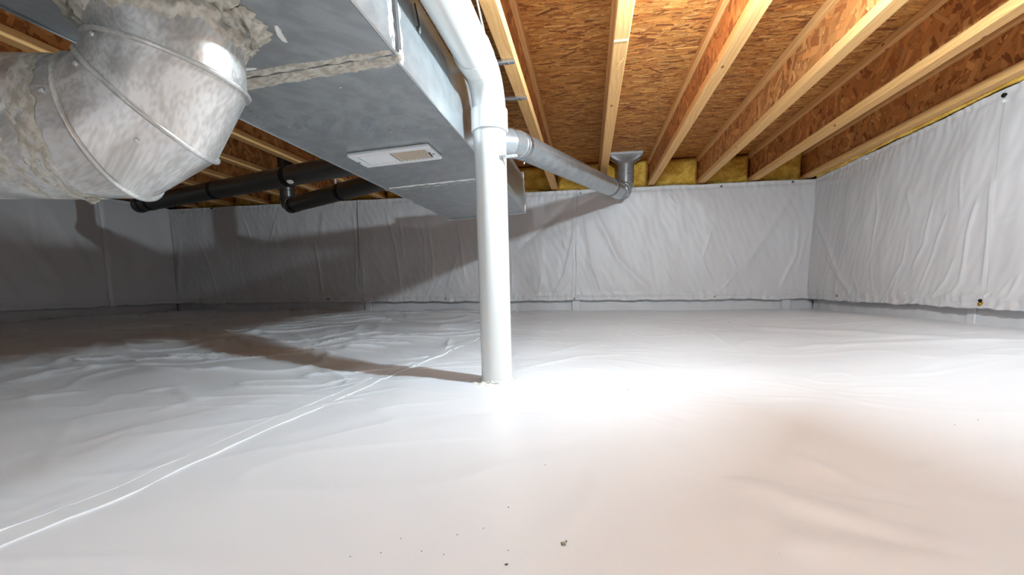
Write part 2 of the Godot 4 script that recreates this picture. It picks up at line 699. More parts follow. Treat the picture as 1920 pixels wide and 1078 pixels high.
	_std("leaf_scrap", Color(0.60, 0.60, 0.47), 0.8)
	_std("brown_scrap", Color(0.42, 0.31, 0.21), 0.9)
	_std("grit", Color(0.38, 0.36, 0.33), 0.9)
	m = _std("bulb", Color(1, 1, 1), 0.3)
	m.emission_enabled = true
	m.emission = Color(0.875, 0.955, 1.0)
	m.emission_energy_multiplier = 3.0


# ---------------------------------------------------------------- the shell
func _steps(a: float, b: float, step: float) -> PackedFloat32Array:
	var o := PackedFloat32Array()
	var m := maxi(1, int(ceil((b - a) / step)))
	for i in m + 1:
		o.append(lerpf(a, b, float(i) / m))
	return o


func _ceiling() -> void:
	var c := struct("ceiling", "subfloor of orange strand boards seen between the joists")
	var b := MB.new()
	b.box(P(-1.25, 1.135, 0.9), Vector3(7.2, 0.06, 7.4), 0.002)
	b.commit(self, "upper_floor", c, mat.concrete)
	var zs := [-2.55, -1.33, -0.11, 1.11, 2.33, 3.55, 4.3]
	var xs := [-4.4, -1.926, 0.51, 2.0]
	for j in 6:
		for i in 3:
			b = MB.new()
			b.box(P((xs[i] + xs[i + 1]) / 2, DECK_Y + 0.01, (zs[j] + zs[j + 1]) / 2), Vector3(xs[i + 1] - xs[i] - 0.004, 0.02, zs[j + 1] - zs[j] - 0.007), 0.0035, Basis(), 0, Vector2(i * 0.31, j * 0.57))
			b.commit(self, "subfloor_panel", c, mat.deck)


func ground(x: float, z: float) -> float:
	var r := smoothstep(0.7, 1.75, x)
	var f := smoothstep(2.0, 4.05, z)
	var l := smoothstep(-1.2, -3.8, x)
	var y := -0.325 + 0.125 * (1.0 - (1.0 - r) * (1.0 - f * 0.9) * (1.0 - l * 0.85))
	var calm := smoothstep(0.05, 0.5, Vector2(x + 0.312, z - 1.523).length())
	var far := smoothstep(0.9, 2.0, z) * smoothstep(-0.2, -1.2, x)
	y += calm * (0.010 + 0.006 * far) * noise.get_noise_2d(x * 0.9 + 3.0, z * 1.1)
	var wx := x + 0.16 * noise.get_noise_2d(x * 1.3, z * 1.3 + 40.0)
	var wz := z + 0.16 * noise.get_noise_2d(x * 1.3 + 90.0, z * 1.3)
	y += calm * (0.0025 + 0.0065 * far) * noise.get_noise_2d(wx * 2.6, wz * 3.0 + 7.0)
	var ridge := 1.0 - absf(noise.get_noise_2d(wx * 2.1 + 31.0, wz * 3.3))
	y += (0.002 + 0.012 * far) * calm * pow(ridge, 9.0)
	y += (0.0005 + 0.0016 * far) * noise.get_noise_2d(wx * 7.0 + 2.0 * z, wz * 11.0 - 3.0)
	return y


# adds creases to a height field over the lines us x vs: each is [u0, v0, u1, v1, width mm, height mm, ends that fade: 1 first, 2 last, 3 both]
func relief(us: PackedFloat32Array, vs: PackedFloat32Array, list: Array, least: float) -> PackedFloat32Array:
	var nu := us.size()
	var out := PackedFloat32Array()
	out.resize(nu * vs.size())
	for l in list:
		var a := Vector2(l[0], l[1])
		var d := Vector2(l[2], l[3]) - a
		var w := maxf(l[4] * 0.001, least)
		var h: float = l[5] * 0.001
		var ends: int = l[6] if l.size() > 6 else 3
		var len2 := d.length_squared()
		var lo := Vector2(minf(l[0], l[2]), minf(l[1], l[3])) - Vector2.ONE * w * 2.6
		var hi := Vector2(maxf(l[0], l[2]), maxf(l[1], l[3])) + Vector2.ONE * w * 2.6
		var i0 := us.bsearch(lo.x)
		var i1 := us.bsearch(hi.x)
		var j0 := vs.bsearch(lo.y)
		var j1 := vs.bsearch(hi.y)
		for j in range(j0, j1):
			for i in range(i0, i1):
				var p := Vector2(us[i], vs[j]) - a
				var t := clampf(p.dot(d) / len2, 0.0, 1.0)
				var q := (p - d * t).length() / w
				if q < 2.6:
					var fade := 1.0
					if ends & 1:
						fade *= smoothstep(-0.02, 0.35, t)
					if ends & 2:
						fade *= smoothstep(1.02, 0.65, t)
					var e := h * exp(-q * q) * fade
					var at := j * nu + i
					if h > 0.0:
						out[at] = maxf(out[at], e)
					else:
						out[at] = minf(out[at], e)
	return out


func _ground() -> void:
	var f := struct("floor", "ground covered with white reinforced plastic sheeting lapped in one long seam")
	var b := MB.new()
	b.box(P(-1.25, -0.50, 0.9), Vector3(7.2, 0.30, 7.4), 0.002)
	b.commit(self, "soil", f, mat.earth)
	var vs := _steps(-2.45, 0.2, 0.06)
	vs.append_array(_steps(0.212, 4.19, 0.012))
	var us := _steps(-0.89, 1.85, 0.0115)
	_sheet(f, us, vs, 0)
	us = _steps(-4.24, -0.91, 0.0155)
	us.append_array(_steps(-0.905, -0.795, 0.005))
	us.append_array(PackedFloat32Array([-0.7935, -0.792, -0.7915, -0.791]))
	_sheet(f, us, vs, 1)
	_seam_tape(f)


func _wob(z: float) -> float:
	return 0.006 * noise.get_noise_1d(z * 1.7) + 0.003 * noise.get_noise_1d(z * 7.0 + 5.0) + 0.12 * smoothstep(1.6, 2.8, z)


# the flat tape that runs along the lap of the two sheets
func _seam_tape(f: Node3D) -> void:
	var zs := _steps(-2.4, 4.1, 0.02)
	var p := PackedVector3Array()
	var u := PackedVector2Array()
	for z in zs:
		var w := _wob(z)
		var wide := 0.044 + 0.004 * noise.get_noise_1d(z * 6.0)
		for q in [[-0.002, -0.002], [-0.001, 0.0016], [0.012, 0.0012], [0.03, 0.0011], [0.97, 0.0011], [0.99, 0.0006], [1.0, -0.004]]:
			var x: float = -0.792 + w + wide * q[0]
			p.append(P(x, ground(x, z) + q[1] + 0.0009 * noise.get_noise_2d(z * 9.0, q[0] * 2.0), z))
			u.append(Vector2(x, z))
	var b := MB.new()
	b.sheet(p, u, 7, zs.size(), Vector3.UP)
	b.commit(self, "seam_tape", f, mat.seam_tape)


func _sheet(f: Node3D, us: PackedFloat32Array, vs: PackedFloat32Array, kind: int) -> void:
	var rel := relief(us, vs, FOLDS, 0.011)
	var nu := us.size()
	var p := PackedVector3Array()
	var u := PackedVector2Array()
	for j in vs.size():
		var z := vs[j]
		var wob := _wob(z)
		for i in nu:
			var x := us[i]
			var y := ground(x, z) + rel[j * nu + i]
			if kind == 1:
				var k := smoothstep(-1.6, -0.9, x)
				y += 0.0012 * smoothstep(-0.89, -0.85, x) + 0.0014 * smoothstep(-0.835, -0.805, x) * (0.6 + 0.6 * noise.get_noise_1d(z * 5.0))
				if x > -0.7925:
					y -= 0.0014 if x < -0.7917 else 0.0045
				x += wob * k
			else:
				y -= 0.0012 * smoothstep(-0.67, -0.76, x)
				x += wob * smoothstep(0.2, -0.5, x)
			p.append(P(x, y, z))
			u.append(Vector2(x, z))
	var b := MB.new()
	b.sheet(p, u, nu, vs.size(), Vector3.UP)
	b.commit(self, "ground_sheet", f, mat.ground_sheet)


# a point on a wall: along it, up, and out of it into the room
func W(side: String, u: float, y: float, out: float) -> Vector3:
	match side:
		"far": return P(u, y, FAR_Z - out)
		"right": return P(RIGHT_X - out, y, u)
		"left": return P(LEFT_X + out, y, u)
	return P(u, y, NEAR_Z + out)


func _out(side: String) -> Vector3:
	return {"far": D(0, 0, -1), "right": D(-1, 0, 0), "left": D(1, 0, 0), "near": D(0, 0, 1)}[side]


func _blanket(parent: Node3D, side: String, us: PackedFloat32Array, creases: Array, seed_: float, proud: float, called := "insulation_blanket") -> void:
	var ys := _steps(-0.12, 0.826, 0.0115)
	var rel := relief(us, ys, creases, 0.0062)
	var nu := us.size()
	var nv := ys.size()
	var p := PackedVector3Array()
	var uv := PackedVector2Array()
	var first := us[0]
	var last := us[nu - 1]
	for j in range(-2, nv + 2):
		var jj := clampi(j, 0, nv - 1)
		for i in nu:
			var u := us[i]
			var hem := 0.006 * noise.get_noise_1d(u * 3.0 + seed_) + 0.004 * noise.get_noise_1d(u * 14.0)
			var top := 0.005 * noise.get_noise_1d(u * 2.3 - seed_)
			var t := float(jj) / (nv - 1)
			var y := lerpf(-0.12 + hem, 0.826 + top, t)
			var up := y + 0.12
			var slack := smoothstep(0.0, 0.12, up) * smoothstep(0.946, 0.80, up)
			var d := proud + 0.012 + rel[jj * nu + i]
			d += slack * (0.011 * noise.get_noise_2d(u * 1.3 + seed_, y * 1.5) + 0.005 * noise.get_noise_2d(u * 4.5, y * 2.2 + seed_) + 0.0016 * noise.get_noise_2d(u * 17.0 + y * 5.0, y * 6.0 + seed_))
			d += 0.004 * (1.0 - slack) * noise.get_noise_2d(u * 22.0, y * 9.0)
			if up < 0.06:
				d += 0.004 - 0.006 * exp(-pow((up - 0.024) / 0.006, 2.0)) + 0.004 * noise.get_noise_1d(u * 9.0 + seed_)
			if up > 0.90:
				d -= 0.006 * exp(-pow((up - 0.925) / 0.01, 2.0))
			if j < 0:
				d = 0.0 if j == -2 else d - 0.004
				y -= 0.003
			elif j >= nv:
				d = -0.02 if j == nv + 1 else d - 0.004
				y += 0.004
			if i == 0 or i == nu - 1:
				d = minf(d, 0.0) if side != "right" else d - 0.004
			p.append(W(side, u, y, d))
			uv.append(Vector2(u, y))
	var b := MB.new()
	b.sheet(p, uv, nu, nv + 4, _out(side))
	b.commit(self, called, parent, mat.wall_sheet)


# the sheet that comes up from the ground behind the blanket
func _skirt(parent: Node3D, side: String, us: PackedFloat32Array) -> void:
	var nu := us.size()
	var p := PackedVector3Array()
	var uv := PackedVector2Array()
	for j in 12:
		for i in nu:
			var y := lerpf(-0.30, 0.0, j / 11.0)
			var d := -0.040 + 0.006 * noise.get_noise_2d(us[i] * 3.0, y * 5.0) + 0.004 * noise.get_noise_2d(us[i] * 11.0, y * 3.0)
			p.append(W(side, us[i], y, d))
			uv.append(Vector2(us[i], y))
	var b := MB.new()
	b.sheet(p, uv, nu, 12, _out(side))
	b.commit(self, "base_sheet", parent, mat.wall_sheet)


func _pin(parent: Node3D, side: String, u: float, y: float, m: Material, called := "washer_nail", r := 0.008) -> void:
	var b := MB.new()
	b.lathe(W(side, u, y, 0.004), _out(side), [[0.0, r], [0.016, r], [0.0175, r * 0.85], [0.0175, r * 0.4], [0.021, r * 0.35], [0.022, 0.0]], 14)
	b.commit(self, called, parent, m)


func _walls() -> void:
	var b: MB
	# far wall
	var w := struct("wall_far", "far wall hung with grey white plastic faced insulation blanket, nailed along its top and hem")
	b = MB.new()
	b.box(P(-1.25, 0.22, FAR_Z + 0.17), Vector3(7.2, 1.20, 0.20), 0.003)
	b.commit(self, "foundation", w, mat.concrete)
	b = MB.new()
	b.box(P(-1.25, 0.96, FAR_Z + 0.22), Vector3(7.2, 0.26, 0.04), 0.002, Basis(), 0)
	b.commit(self, "rim_board", w, mat.web)
	_blanket(w, "far", _steps(-4.20, -2.10, 0.0085), FAR, 1.0, 0.0)
	_blanket(w, "far", _steps(-2.155, -0.10, 0.0085), FAR, 4.0, 0.007)
	_blanket(w, "far", _steps(-0.125, 1.79, 0.0085), FAR, 9.0, 0.0)
	_skirt(w, "far", _steps(-4.25, 1.83, 0.02))
	for x in [-0.128, -0.098]:
		b = MB.new()
		var pts := []
		for i in 24:
			pts.append(W("far", x + 0.006 * sin(i * 0.3) - 0.02 * (1.0 - i / 23.0), lerpf(-0.115, 0.80, i / 23.0), 0.022 + 0.004 * sin(i * 0.9)))
		b.pipe(pts, 0.0045, 8)
		b.commit(self, "seam_cord", w, mat.wall_tape)
	for x in [-2.10, -0.11, 1.62]:
		b = MB.new()
		b.box(W("far", x, -0.15, -0.02), Vector3(0.07, 0.14, 0.016), 0.004)
		b.commit(self, "lap_strip", w, mat.wall_sheet)
	for q in [[-0.074, 0.80], [1.066, 0.803], [1.603, 0.812]]:
		_pin(w, "far", q[0], q[1], mat.dull_steel)
	for q in [[-3.70, 0.815], [-2.50, -0.09], [-1.31, -0.096], [-0.125, -0.105]]:
		_pin(w, "far", q[0], q[1], mat.dark_wire, "washer_nail", 0.006)
	_pin(w, "far", 1.047, -0.096, mat.brass, "washer_nail", 0.006)
	# right wall
	w = struct("wall_right", "right hand wall hung with grey white plastic faced insulation blanket with long creases")
	b = MB.new()
	b.box(P(RIGHT_X + 0.16, 0.22, 0.9), Vector3(0.20, 1.20, 7.0), 0.003)
	b.commit(self, "foundation", w, mat.concrete)
	b = MB.new()
	b.box(P(RIGHT_X + 0.10, 0.96, 0.9), Vector3(0.04, 0.26, 7.0), 0.002)
	b.commit(self, "rim_board", w, mat.web)
	var zs := _steps(-2.4, 1.9, 0.05)
	zs.append_array(_steps(1.909, 2.41, 0.0085))
	_blanket(w, "right", zs, RIGHT, 17.0, 0.0015)
	_blanket(w, "right", _steps(2.385, 4.1, 0.0085), RIGHT, 17.0, 0.0)
	_skirt(w, "right", _steps(-2.4, 4.12, 0.02))
	b = MB.new()
	b.box(W("right", 2.52, -0.13, -0.034), Vector3(0.010, 0.16, 0.05), 0.004)
	b.commit(self, "lap_strip", w, mat.wall_sheet)
	_pin(w, "right", 2.404, 0.80, mat.dark_wire, "washer_nail", 0.009)
	_pin(w, "right", 2.40, 0.775, mat.wall_tape, "washer_nail", 0.009)
	_pin(w, "right", 3.40, 0.80, mat.wall_tape, "washer_nail", 0.008)
	_pin(w, "right", 3.636, -0.086, mat.brass, "washer_nail", 0.006)
	_pin(w, "right", 2.411, -0.085, mat.dark_wire, "washer_nail", 0.007)
	_pin(w, "right", 2.411, -0.101, mat.brass, "washer_nail", 0.009)
	# left wall
	w = struct("wall_left", "left hand wall with insulation blanket in the shade of the ducts")
	b = MB.new()
	b.box(P(LEFT_X - 0.16, 0.22, 0.9), Vector3(0.20, 1.20, 7.0), 0.003)
	b.commit(self, "foundation", w, mat.concrete)
	b = MB.new()
	b.box(P(LEFT_X - 0.16, 0.96, 0.9), Vector3(0.04, 0.26, 7.0), 0.002)
	b.commit(self, "rim_board", w, mat.web)
	zs = _steps(-2.4, 2.0, 0.06)
	zs.append_array(_steps(2.02, 3.42, 0.02))
	_blanket(w, "left", zs, LEFT, 23.0, 0.0)
	_blanket(w, "left", _steps(3.40, 4.1, 0.02), LEFT, 29.0, 0.004)
	_skirt(w, "left", _steps(-2.4, 4.12, 0.03))
	_pin(w, "left", 3.44, -0.075, mat.dark_wire, "washer_nail", 0.006)
	# the wall behind the camera
	w = struct("wall_near", "near wall behind the camera")
	b = MB.new()
	b.box(P(-1.25, 0.36, NEAR_Z - 0.14), Vector3(7.2, 1.50, 0.18), 0.003)
	b.commit(self, "foundation", w, mat.concrete)
	_blanket(w, "near", _steps(-4.2, 1.79, 0.05), [], 31.0, 0.0)
	_skirt(w, "near", _steps(-4.25, 1.83, 0.06))


func _joists() -> void:
	var where := {
		0: "wooden I-joist just right of the white vent pipe, with two steel bars under its flange",
		1: "wooden I-joist with a pale stripe and splinters on its flange, left of the boot",
		2: "wooden I-joist passing just right of the sheet metal register boot",
		3: "wooden I-joist third from the right wall, its left side brightly lit",
		4: "wooden I-joist next to the one that runs along the right wall, pale streaked flange",
		5: "wooden I-joist running right along the top of the right wall blanket",
		-1: "wooden I-joist hidden above the right half of the big trunk duct",
		-2: "wooden I-joist hidden above the left half of the big trunk duct",
		-3: "wooden I-joist in shade, first one showing left of the trunk duct",
		-4: "wooden I-joist whose yellow flange shows above the pipe in the upper left corner",
		-5: "wooden I-joist in shade behind the round elbow, second lit flange below the trunk duct's edge",
		-6: "wooden I-joist in deep shade above the upper dark round duct",
		-7: "wooden I-joist in deep shade near the left end of the dark round ducts",
		-8: "wooden I-joist in deep shade, next to the one along the left wall",
		-9: "wooden I-joist in deep shade along the left wall",
	}
	var z0 := NEAR_Z - 0.02
	var z1 := FAR_Z + 0.14
	var mid := (z0 + z1) / 2.0
	var l := z1 - z0
	for k in range(-9, 6):
		var x := JOIST_X + JOIST * k
		var t := thing("floor_joist", where[k], "joist", P(x, JOIST_Y, mid), "wooden I-joists under the subfloor")
		var uvo := Vector2(k * 0.413, k * 0.071)
		var b := MB.new()
		b.box(P(x, JOIST_Y + 0.019, mid), Vector3(0.052, 0.038, l), 0.0025, Basis(), 2, uvo)
		b.commit(self, "bottom_flange", t, mat.lumber)
		b = MB.new()
		b.box(P(x, (JOIST_Y + DECK_Y) / 2.0, mid), Vector3(0.0115, DECK_Y - JOIST_Y - 0.06, l), 0.001, Basis(), 2, uvo * 1.7)
		b.commit(self, "web", t, mat.web)
		b = MB.new()
		b.box(P(x, DECK_Y - 0.0195, mid), Vector3(0.052, 0.038, l), 0.0025, Basis(), 2, uvo + Vector2(0.5, 0.03))
		b.commit(self, "top_flange", t, mat.lumber)
		if k == 1:
			b = MB.new()
			b.box(P(x, JOIST_Y - 0.0006, 1.72), Vector3(0.050, 0.0016, 0.013), 0.0005)
			b.commit(self, "pale_stripe", t, mat.pale_wood)
			for q in [[0.128, 1.84, 0.5], [0.118, 1.88, 0.9], [0.122, 1.86, 0.7]]:
				b = MB.new()
				b.pipe([P(q[0], JOIST_Y + 0.004, q[1]), P(q[0] - 0.012, JOIST_Y - 0.004, q[1] + 0.03 * q[2]), P(q[0] - 0.026, JOIST_Y - 0.008, q[1] + 0.05 * q[2])], [0.0012, 0.001, 0.0003], 6)
				b.commit(self, "splinter", t, mat.lumber)


func _batts() -> void:
	var where := {
		4: "yellow fibreglass batt in the corner bay beside the right wall, above the far wall",
		3: "yellow fibreglass batt second from the right wall, above the far wall",
		2: "puffy yellow fibreglass batt in the bay just right of the sheet metal boot",
		1: "yellow fibreglass batt behind the sheet metal register boot",
		0: "yellow fibreglass batt above the far wall behind the right hand round duct",
		-1: "yellow fibreglass batt in the gap between the trunk duct's end and the bright round duct",
		-2: "yellow fibreglass batt above the far wall, hidden behind the trunk duct",
		-3: "yellow fibreglass batt in shade left of the trunk duct's end, by the lower dark duct",
		-4: "yellow fibreglass batt in shade above the lower dark round duct",
		-5: "yellow fibreglass batt in shade between the two dark round ducts",
		-6: "yellow fibreglass batt in shade above the upper dark round duct",
		-7: "yellow fibreglass batt in shade at the left end of the dark ducts, nearly hidden",
		-8: "yellow fibreglass batt in the dark far left bay",
		-9: "yellow fibreglass batt in the dark bay against the left wall",
	}
	for k in range(-9, 5):
		var x0 := JOIST_X + JOIST * k + 0.008
		var x1 := x0 + JOIST - 0.016
		var t := thing("insulation_batt", where[k], "insulation", P((x0 + x1) / 2, 0.83, FAR_Z + 0.10), "fibreglass batts between the joist ends")
		var nu := 44
		var nv := 30
		var p := PackedVector3Array()
		var u := PackedVector2Array()
		for j in nv:
			for i in nu:
				var a := float(i) / (nu - 1)
				var c := float(j) / (nv - 1)
				var x := lerpf(x0, x1, a)
				var y := lerpf(0.822, DECK_Y - 0.001, c)
				var edge := minf(minf(a, 1.0 - a) * (x1 - x0), minf(c, 1.0 - c) * 0.26)
				var d := 0.085 * (1.0 - pow(clampf(1.0 - edge / 0.05, 0.0, 1.0), 2.2))
				d += 0.022 * noise.get_noise_3d(x * 5.0, y * 6.0, k * 2.0) * smoothstep(0.0, 0.03, edge)
				d += 0.010 * absf(noise.get_noise_3d(x * 14.0, y * 11.0, k * 3.0 + 8.0)) * smoothstep(0.0, 0.03, edge)
				d += 0.002 * noise.get_noise_3d(x * 70.0, y * 70.0, k)
				p.append(P(x, y, FAR_Z + 0.15 - d))
				u.append(Vector2(x, y))
		var b := MB.new()
		b.sheet(p, u, nu, nv, D(0, 0, -1))
		b.commit(self, "face", t, mat.fibre)
	# a thin strip of insulation stuffed over the right wall
	var s := thing("insulation_strip", "thin strip of yellow insulation stuffed along the top of the right wall blanket", "insulation", P(1.775, 0.83, 0.85))
	var pts := []
	var rr := []
	for i in 90:
		var z := lerpf(-2.3, 4.05, i / 89.0)
		pts.append(P(1.768 + 0.003 * noise.get_noise_1d(z * 5.0), 0.842 + 0.004 * noise.get_noise_1d(z * 3.0 + 9.0), z))
		rr.append(0.011 + 0.003 * noise.get_noise_1d(z * 8.0))
	var b := MB.new()
	b.pipe(pts, rr, 12)
	b.commit(self, "strip", s, mat.fibre)


# ---------------------------------------------------------------- ducts
# the trunk duct hangs a little askew: u to the left across its bottom, v up, z along it
const TILT := 0.052

func T(u: float, v: float, z: float) -> Vector3:
	return P(-0.403 - u * cos(TILT) - v * sin(TILT), 0.48 - u * sin(TILT) + v * cos(TILT), z)


func TB() -> Basis:
	return Basis(Vector3(-cos(TILT), -sin(TILT), 0), Vector3(-sin(TILT), cos(TILT), 0), Vector3(0, 0, -1))


func _trunk() -> void:
	var t := thing("trunk_duct", "large rectangular galvanized trunk duct under the joists, grey sealant smeared at its joints", "duct", T(0.26, 0, 1.0))
	var e2 := TB().y
	var e1 := TB().x
	var down := -e2
	var b := MB.new()
	b.box(T(0.256, 0.11, -0.69), Vector3(0.532, 0.22, 3.29), 0.003, TB())
	b.commit(self, "duct_section", t, mat.duct)
	b = MB.new()
	b.box(T(0.256, 0.11, 1.4925), Vector3(0.512, 0.22, 1.075), 0.003, TB(), 2, Vector2(0.2, 0.4))
	b.commit(self, "duct_section", t, mat.duct)
	b = MB.new()
	b.box(T(0.256, 0.11, 2.495), Vector3(0.512, 0.22, 0.93), 0.003, TB(), 2, Vector2(0.7, 0.1))
	b.commit(self, "duct_section", t, mat.duct)
	b = MB.new()
	b.box(T(0.256, 0.12, 2.966), Vector3(0.522, 0.26, 0.012), 0.002, TB())
	b.commit(self, "end_cap", t, mat.bright_steel)
	for z in [0.955, 2.03]:
		b = MB.new()
		b.box(T(0.256, -0.0015, z), Vector3(0.535, 0.007, 0.022), 0.003, TB(), 0)
		b.commit(self, "slip_joint", t, mat.duct)
		b = MB.new()
		b.box(T(-0.011, 0.112, z), Vector3(0.008, 0.222, 0.02), 0.002, TB(), 1)
		b.commit(self, "drive_cleat", t, mat.dull_steel)
	for q in [[-2.3, 0.945, -0.010], [0.965, 2.02, 0.0], [2.04, 2.955, 0.0]]:
		b = MB.new()
		b.pipe([T(q[2] + 0.001, -0.001, q[0]), T(q[2] + 0.001, -0.001, q[1])], 0.0028, 8)
		b.commit(self, "corner_seam", t, mat.bright_steel)
		b = MB.new()
		b.pipe([T(0.511 - q[2], -0.001, q[0]), T(0.511 - q[2], -0.001, q[1])], 0.0028, 8)
		b.commit(self, "corner_seam", t, mat.duct)
	# sealant at the joints
	b = MB.new()
	smear(b, [T(-0.004, -0.0045, 0.955), T(0.25, -0.0045, 0.955), T(0.51, -0.0045, 0.957)], down, 0.011, 0.0045, 1, 0.2)
	b.commit(self, "sealant", t, mat.sealant)
	b = MB.new()
	smear(b, [T(0.0, 0.0, 0.974), T(0.25, 0.0, 0.978), T(0.50, 0.0, 0.984)], down, 0.016, 0.004, 2)
	b.commit(self, "sealant", t, mat.sealant)
	b = MB.new()
	smear(b, [T(-0.004, 0.0, 0.938), T(0.12, 0.0, 0.937), T(0.30, 0.0, 0.934), T(0.50, 0.0, 0.930)], down, 0.011, 0.004, 3)
	b.commit(self, "sealant", t, mat.sealant)
	b = MB.new()
	smear(b, [T(-0.009, 0.0, 0.932), T(-0.009, 0.12, 0.93), T(-0.009, 0.21, 0.93)], -e1, 0.014, 0.003, 5)
	b.commit(self, "sealant", t, mat.white_sealant)
	b = MB.new()
	smear(b, [T(-0.0015, 0.0, 0.985), T(-0.0015, 0.10, 0.986), T(-0.0015, 0.13, 0.984)], -e1, 0.022, 0.003, 6)
	b.commit(self, "sealant", t, mat.white_sealant)
	b = MB.new()
	lump(b, T(-0.004, 0.002, 0.957), Vector3(0.014, 0.012, 0.015), 5, 0.2)
	b.commit(self, "sealant", t, mat.sealant)
	b = MB.new()
	smear(b, [T(0.0, 0.0, 2.047), T(0.25, 0.0, 2.048), T(0.50, 0.0, 2.046)], down, 0.010, 0.003, 8)
	b.commit(self, "sealant", t, mat.white_sealant)
	b = MB.new()
	smear(b, [T(0.0, 0.0, 2.013), T(0.25, 0.0, 2.012), T(0.50, 0.0, 2.013)], down, 0.008, 0.003, 9)
	b.commit(self, "sealant", t, mat.white_sealant)
	b = MB.new()
	smear(b, [T(-0.001, 0.0, 2.945), T(-0.001, 0.12, 2.945), T(-0.001, 0.24, 2.948)], -e1, 0.010, 0.004, 12)
	b.commit(self, "sealant", t, mat.white_sealant)
	# small brush marks and a drip beside the elbow
	b = MB.new()
	smear(b, [T(0.155, 0.0, 0.795), T(0.165, 0.0, 0.82), T(0.172, 0.0, 0.85)], down, 0.005, 0.006, 14, 0.2)
	b.commit(self, "sealant", t, mat.white_sealant)
	b = MB.new()
	smear(b, [T(0.170, 0.0, 1.045), T(0.185, 0.0, 1.05)], down, 0.006, 0.001, 15)
	b.commit(self, "sealant", t, mat.white_sealant)
	b = MB.new()
	smear(b, [T(0.345, 0.0, 0.905), T(0.33, 0.0, 0.91), T(0.29, 0.0, 0.918)], down, 0.006, 0.002, 16)
	b.commit(self, "sealant", t, mat.white_sealant)
	# a wire hook on the right side
	b = MB.new()
	b.pipe([T(-0.005, 0.185, 1.10), T(-0.006, 0.16, 1.11), T(-0.006, 0.143, 1.117)], 0.0017, 6)
	b.commit(self, "wire_hook", t, mat.dark_wire)
	b = MB.new()
	lump(b, T(-0.004, 0.140, 1.125), Vector3(0.004, 0.010, 0.006), 4)
	b.commit(self, "screw", t, mat.bright_steel)


func _register() -> void:
	var at := T(0.264, -0.0005, 1.56)
	var t := thing("air_register", "white two way air register screwed to the underside of the trunk duct", "vent", at)
	var bs := TB()
	var o := func(u: float, v: float, z: float) -> Vector3: return T(0.264 + u, v - 0.0006, 1.56 + z)
	var b := MB.new()
	for q in [[0.0, 0.0625, 0.290, 0.021], [0.0, -0.0625, 0.290, 0.021]]:
		b.box(o.call(q[0], -0.007, q[1]), Vector3(q[2], 0.014, q[3]), 0.004, bs)
	for q in [[0.1335, 0.023], [-0.1335, 0.023], [0.012, 0.012]]:
		b.box(o.call(q[0], -0.0072, 0.0), Vector3(q[1], 0.0136, 0.108), 0.003, bs)
	b.commit(self, "frame", t, mat.white_enamel)
	b = MB.new()
	b.box(o.call(0.0, -0.0012, 0.0), Vector3(0.25, 0.0022, 0.11), 0.0005, bs)
	b.commit(self, "damper", t, mat.register_shade)
	for side in 2:
		for i in 8:
			var u := (-0.113 + i * 0.0152) if side == 0 else (0.026 + i * 0.0124)
			var a := deg_to_rad(28.0 if side == 0 else 62.0)
			b = MB.new()
			b.box(o.call(u, -0.0085, 0.0), Vector3(0.0016, 0.0105 if side == 0 else 0.0098, 0.106), 0.0004, bs * Basis(Vector3(0, 0, 1), a))
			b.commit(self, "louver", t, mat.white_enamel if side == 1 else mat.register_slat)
	b = MB.new()
	b.box(o.call(-0.1262, -0.0145, 0.004), Vector3(0.004, 0.004, 0.05), 0.001, bs * Basis(Vector3(0, 1, 0), 0.12))
	b.commit(self, "lever", t, mat.dark_wire)
	for s in [-1.0, 1.0]:
		b = MB.new()
		b.lathe(o.call(s * 0.137, -0.014, 0.0), -bs.y, [[0.0, 0.004], [0.001, 0.004], [0.002, 0.0025], [0.0022, 0.0]], 10)
		b.commit(self, "screw", t, mat.dull_steel)


# sealant brushed round a pipe: c on the axis d, radius r
func ring_smear(b: MB, c: Vector3, d: Vector3, r: float, half: float, high: float, seed_: int, rag := 0.5) -> void:
	d = d.normalized()
	var a := d.cross(Vector3.UP if absf(d.y) < 0.9 else Vector3.RIGHT).normalized()
	var g := d.cross(a)
	var nu := 121
	var nv := 13
	var p := PackedVector3Array()
	var nn := PackedVector3Array()
	var u := PackedVector2Array()
	for j in nv:
		for i in nu:
			var w := TAU * (i % (nu - 1)) / (nu - 1)
			var q := -1.0 + 2.0 * j / (nv - 1)
			var o := a * cos(w) + g * sin(w)
			var e := half * (1.0 + rag * (noise.get_noise_3d(cos(w) * 1.6, sin(w) * 1.6, signf(q) * 2.0 + seed_) + 0.5 * noise.get_noise_3d(cos(w) * 7.0, sin(w) * 7.0, signf(q) * 2.0 + seed_)))
			var y := high * (1.0 - pow(absf(q), 4.0)) * (0.7 + 0.8 * noise.get_noise_3d(cos(w) * 5.0, sin(w) * 5.0, q * 5.0 + seed_) + 0.3 * noise.get_noise_3d(cos(w) * 4.0, sin(w) * 4.0, q * 19.0 + seed_)) - 0.0006
			p.append(c + d * q * e + o * (r + y))
			nn.append(o)
			u.append(Vector2(w * r, q * half))
	var tmp := MB.new()
	tmp.sheet(p, u, nu, nv, a)
	# the sheet wraps round, so take its normals outward point by point
	for i in nn.size():
		var m := tmp.n[i]
		if m.dot(nn[i]) < 0.0:
			m = -m
		tmp.n[i] = m
	for j in nv:
		var m := (tmp.n[j * nu] + tmp.n[j * nu + nu - 1]).normalized()
		tmp.n[j * nu] = m
		tmp.n[j * nu + nu - 1] = m
	b.grid(p, tmp.n, u, nu, nv)


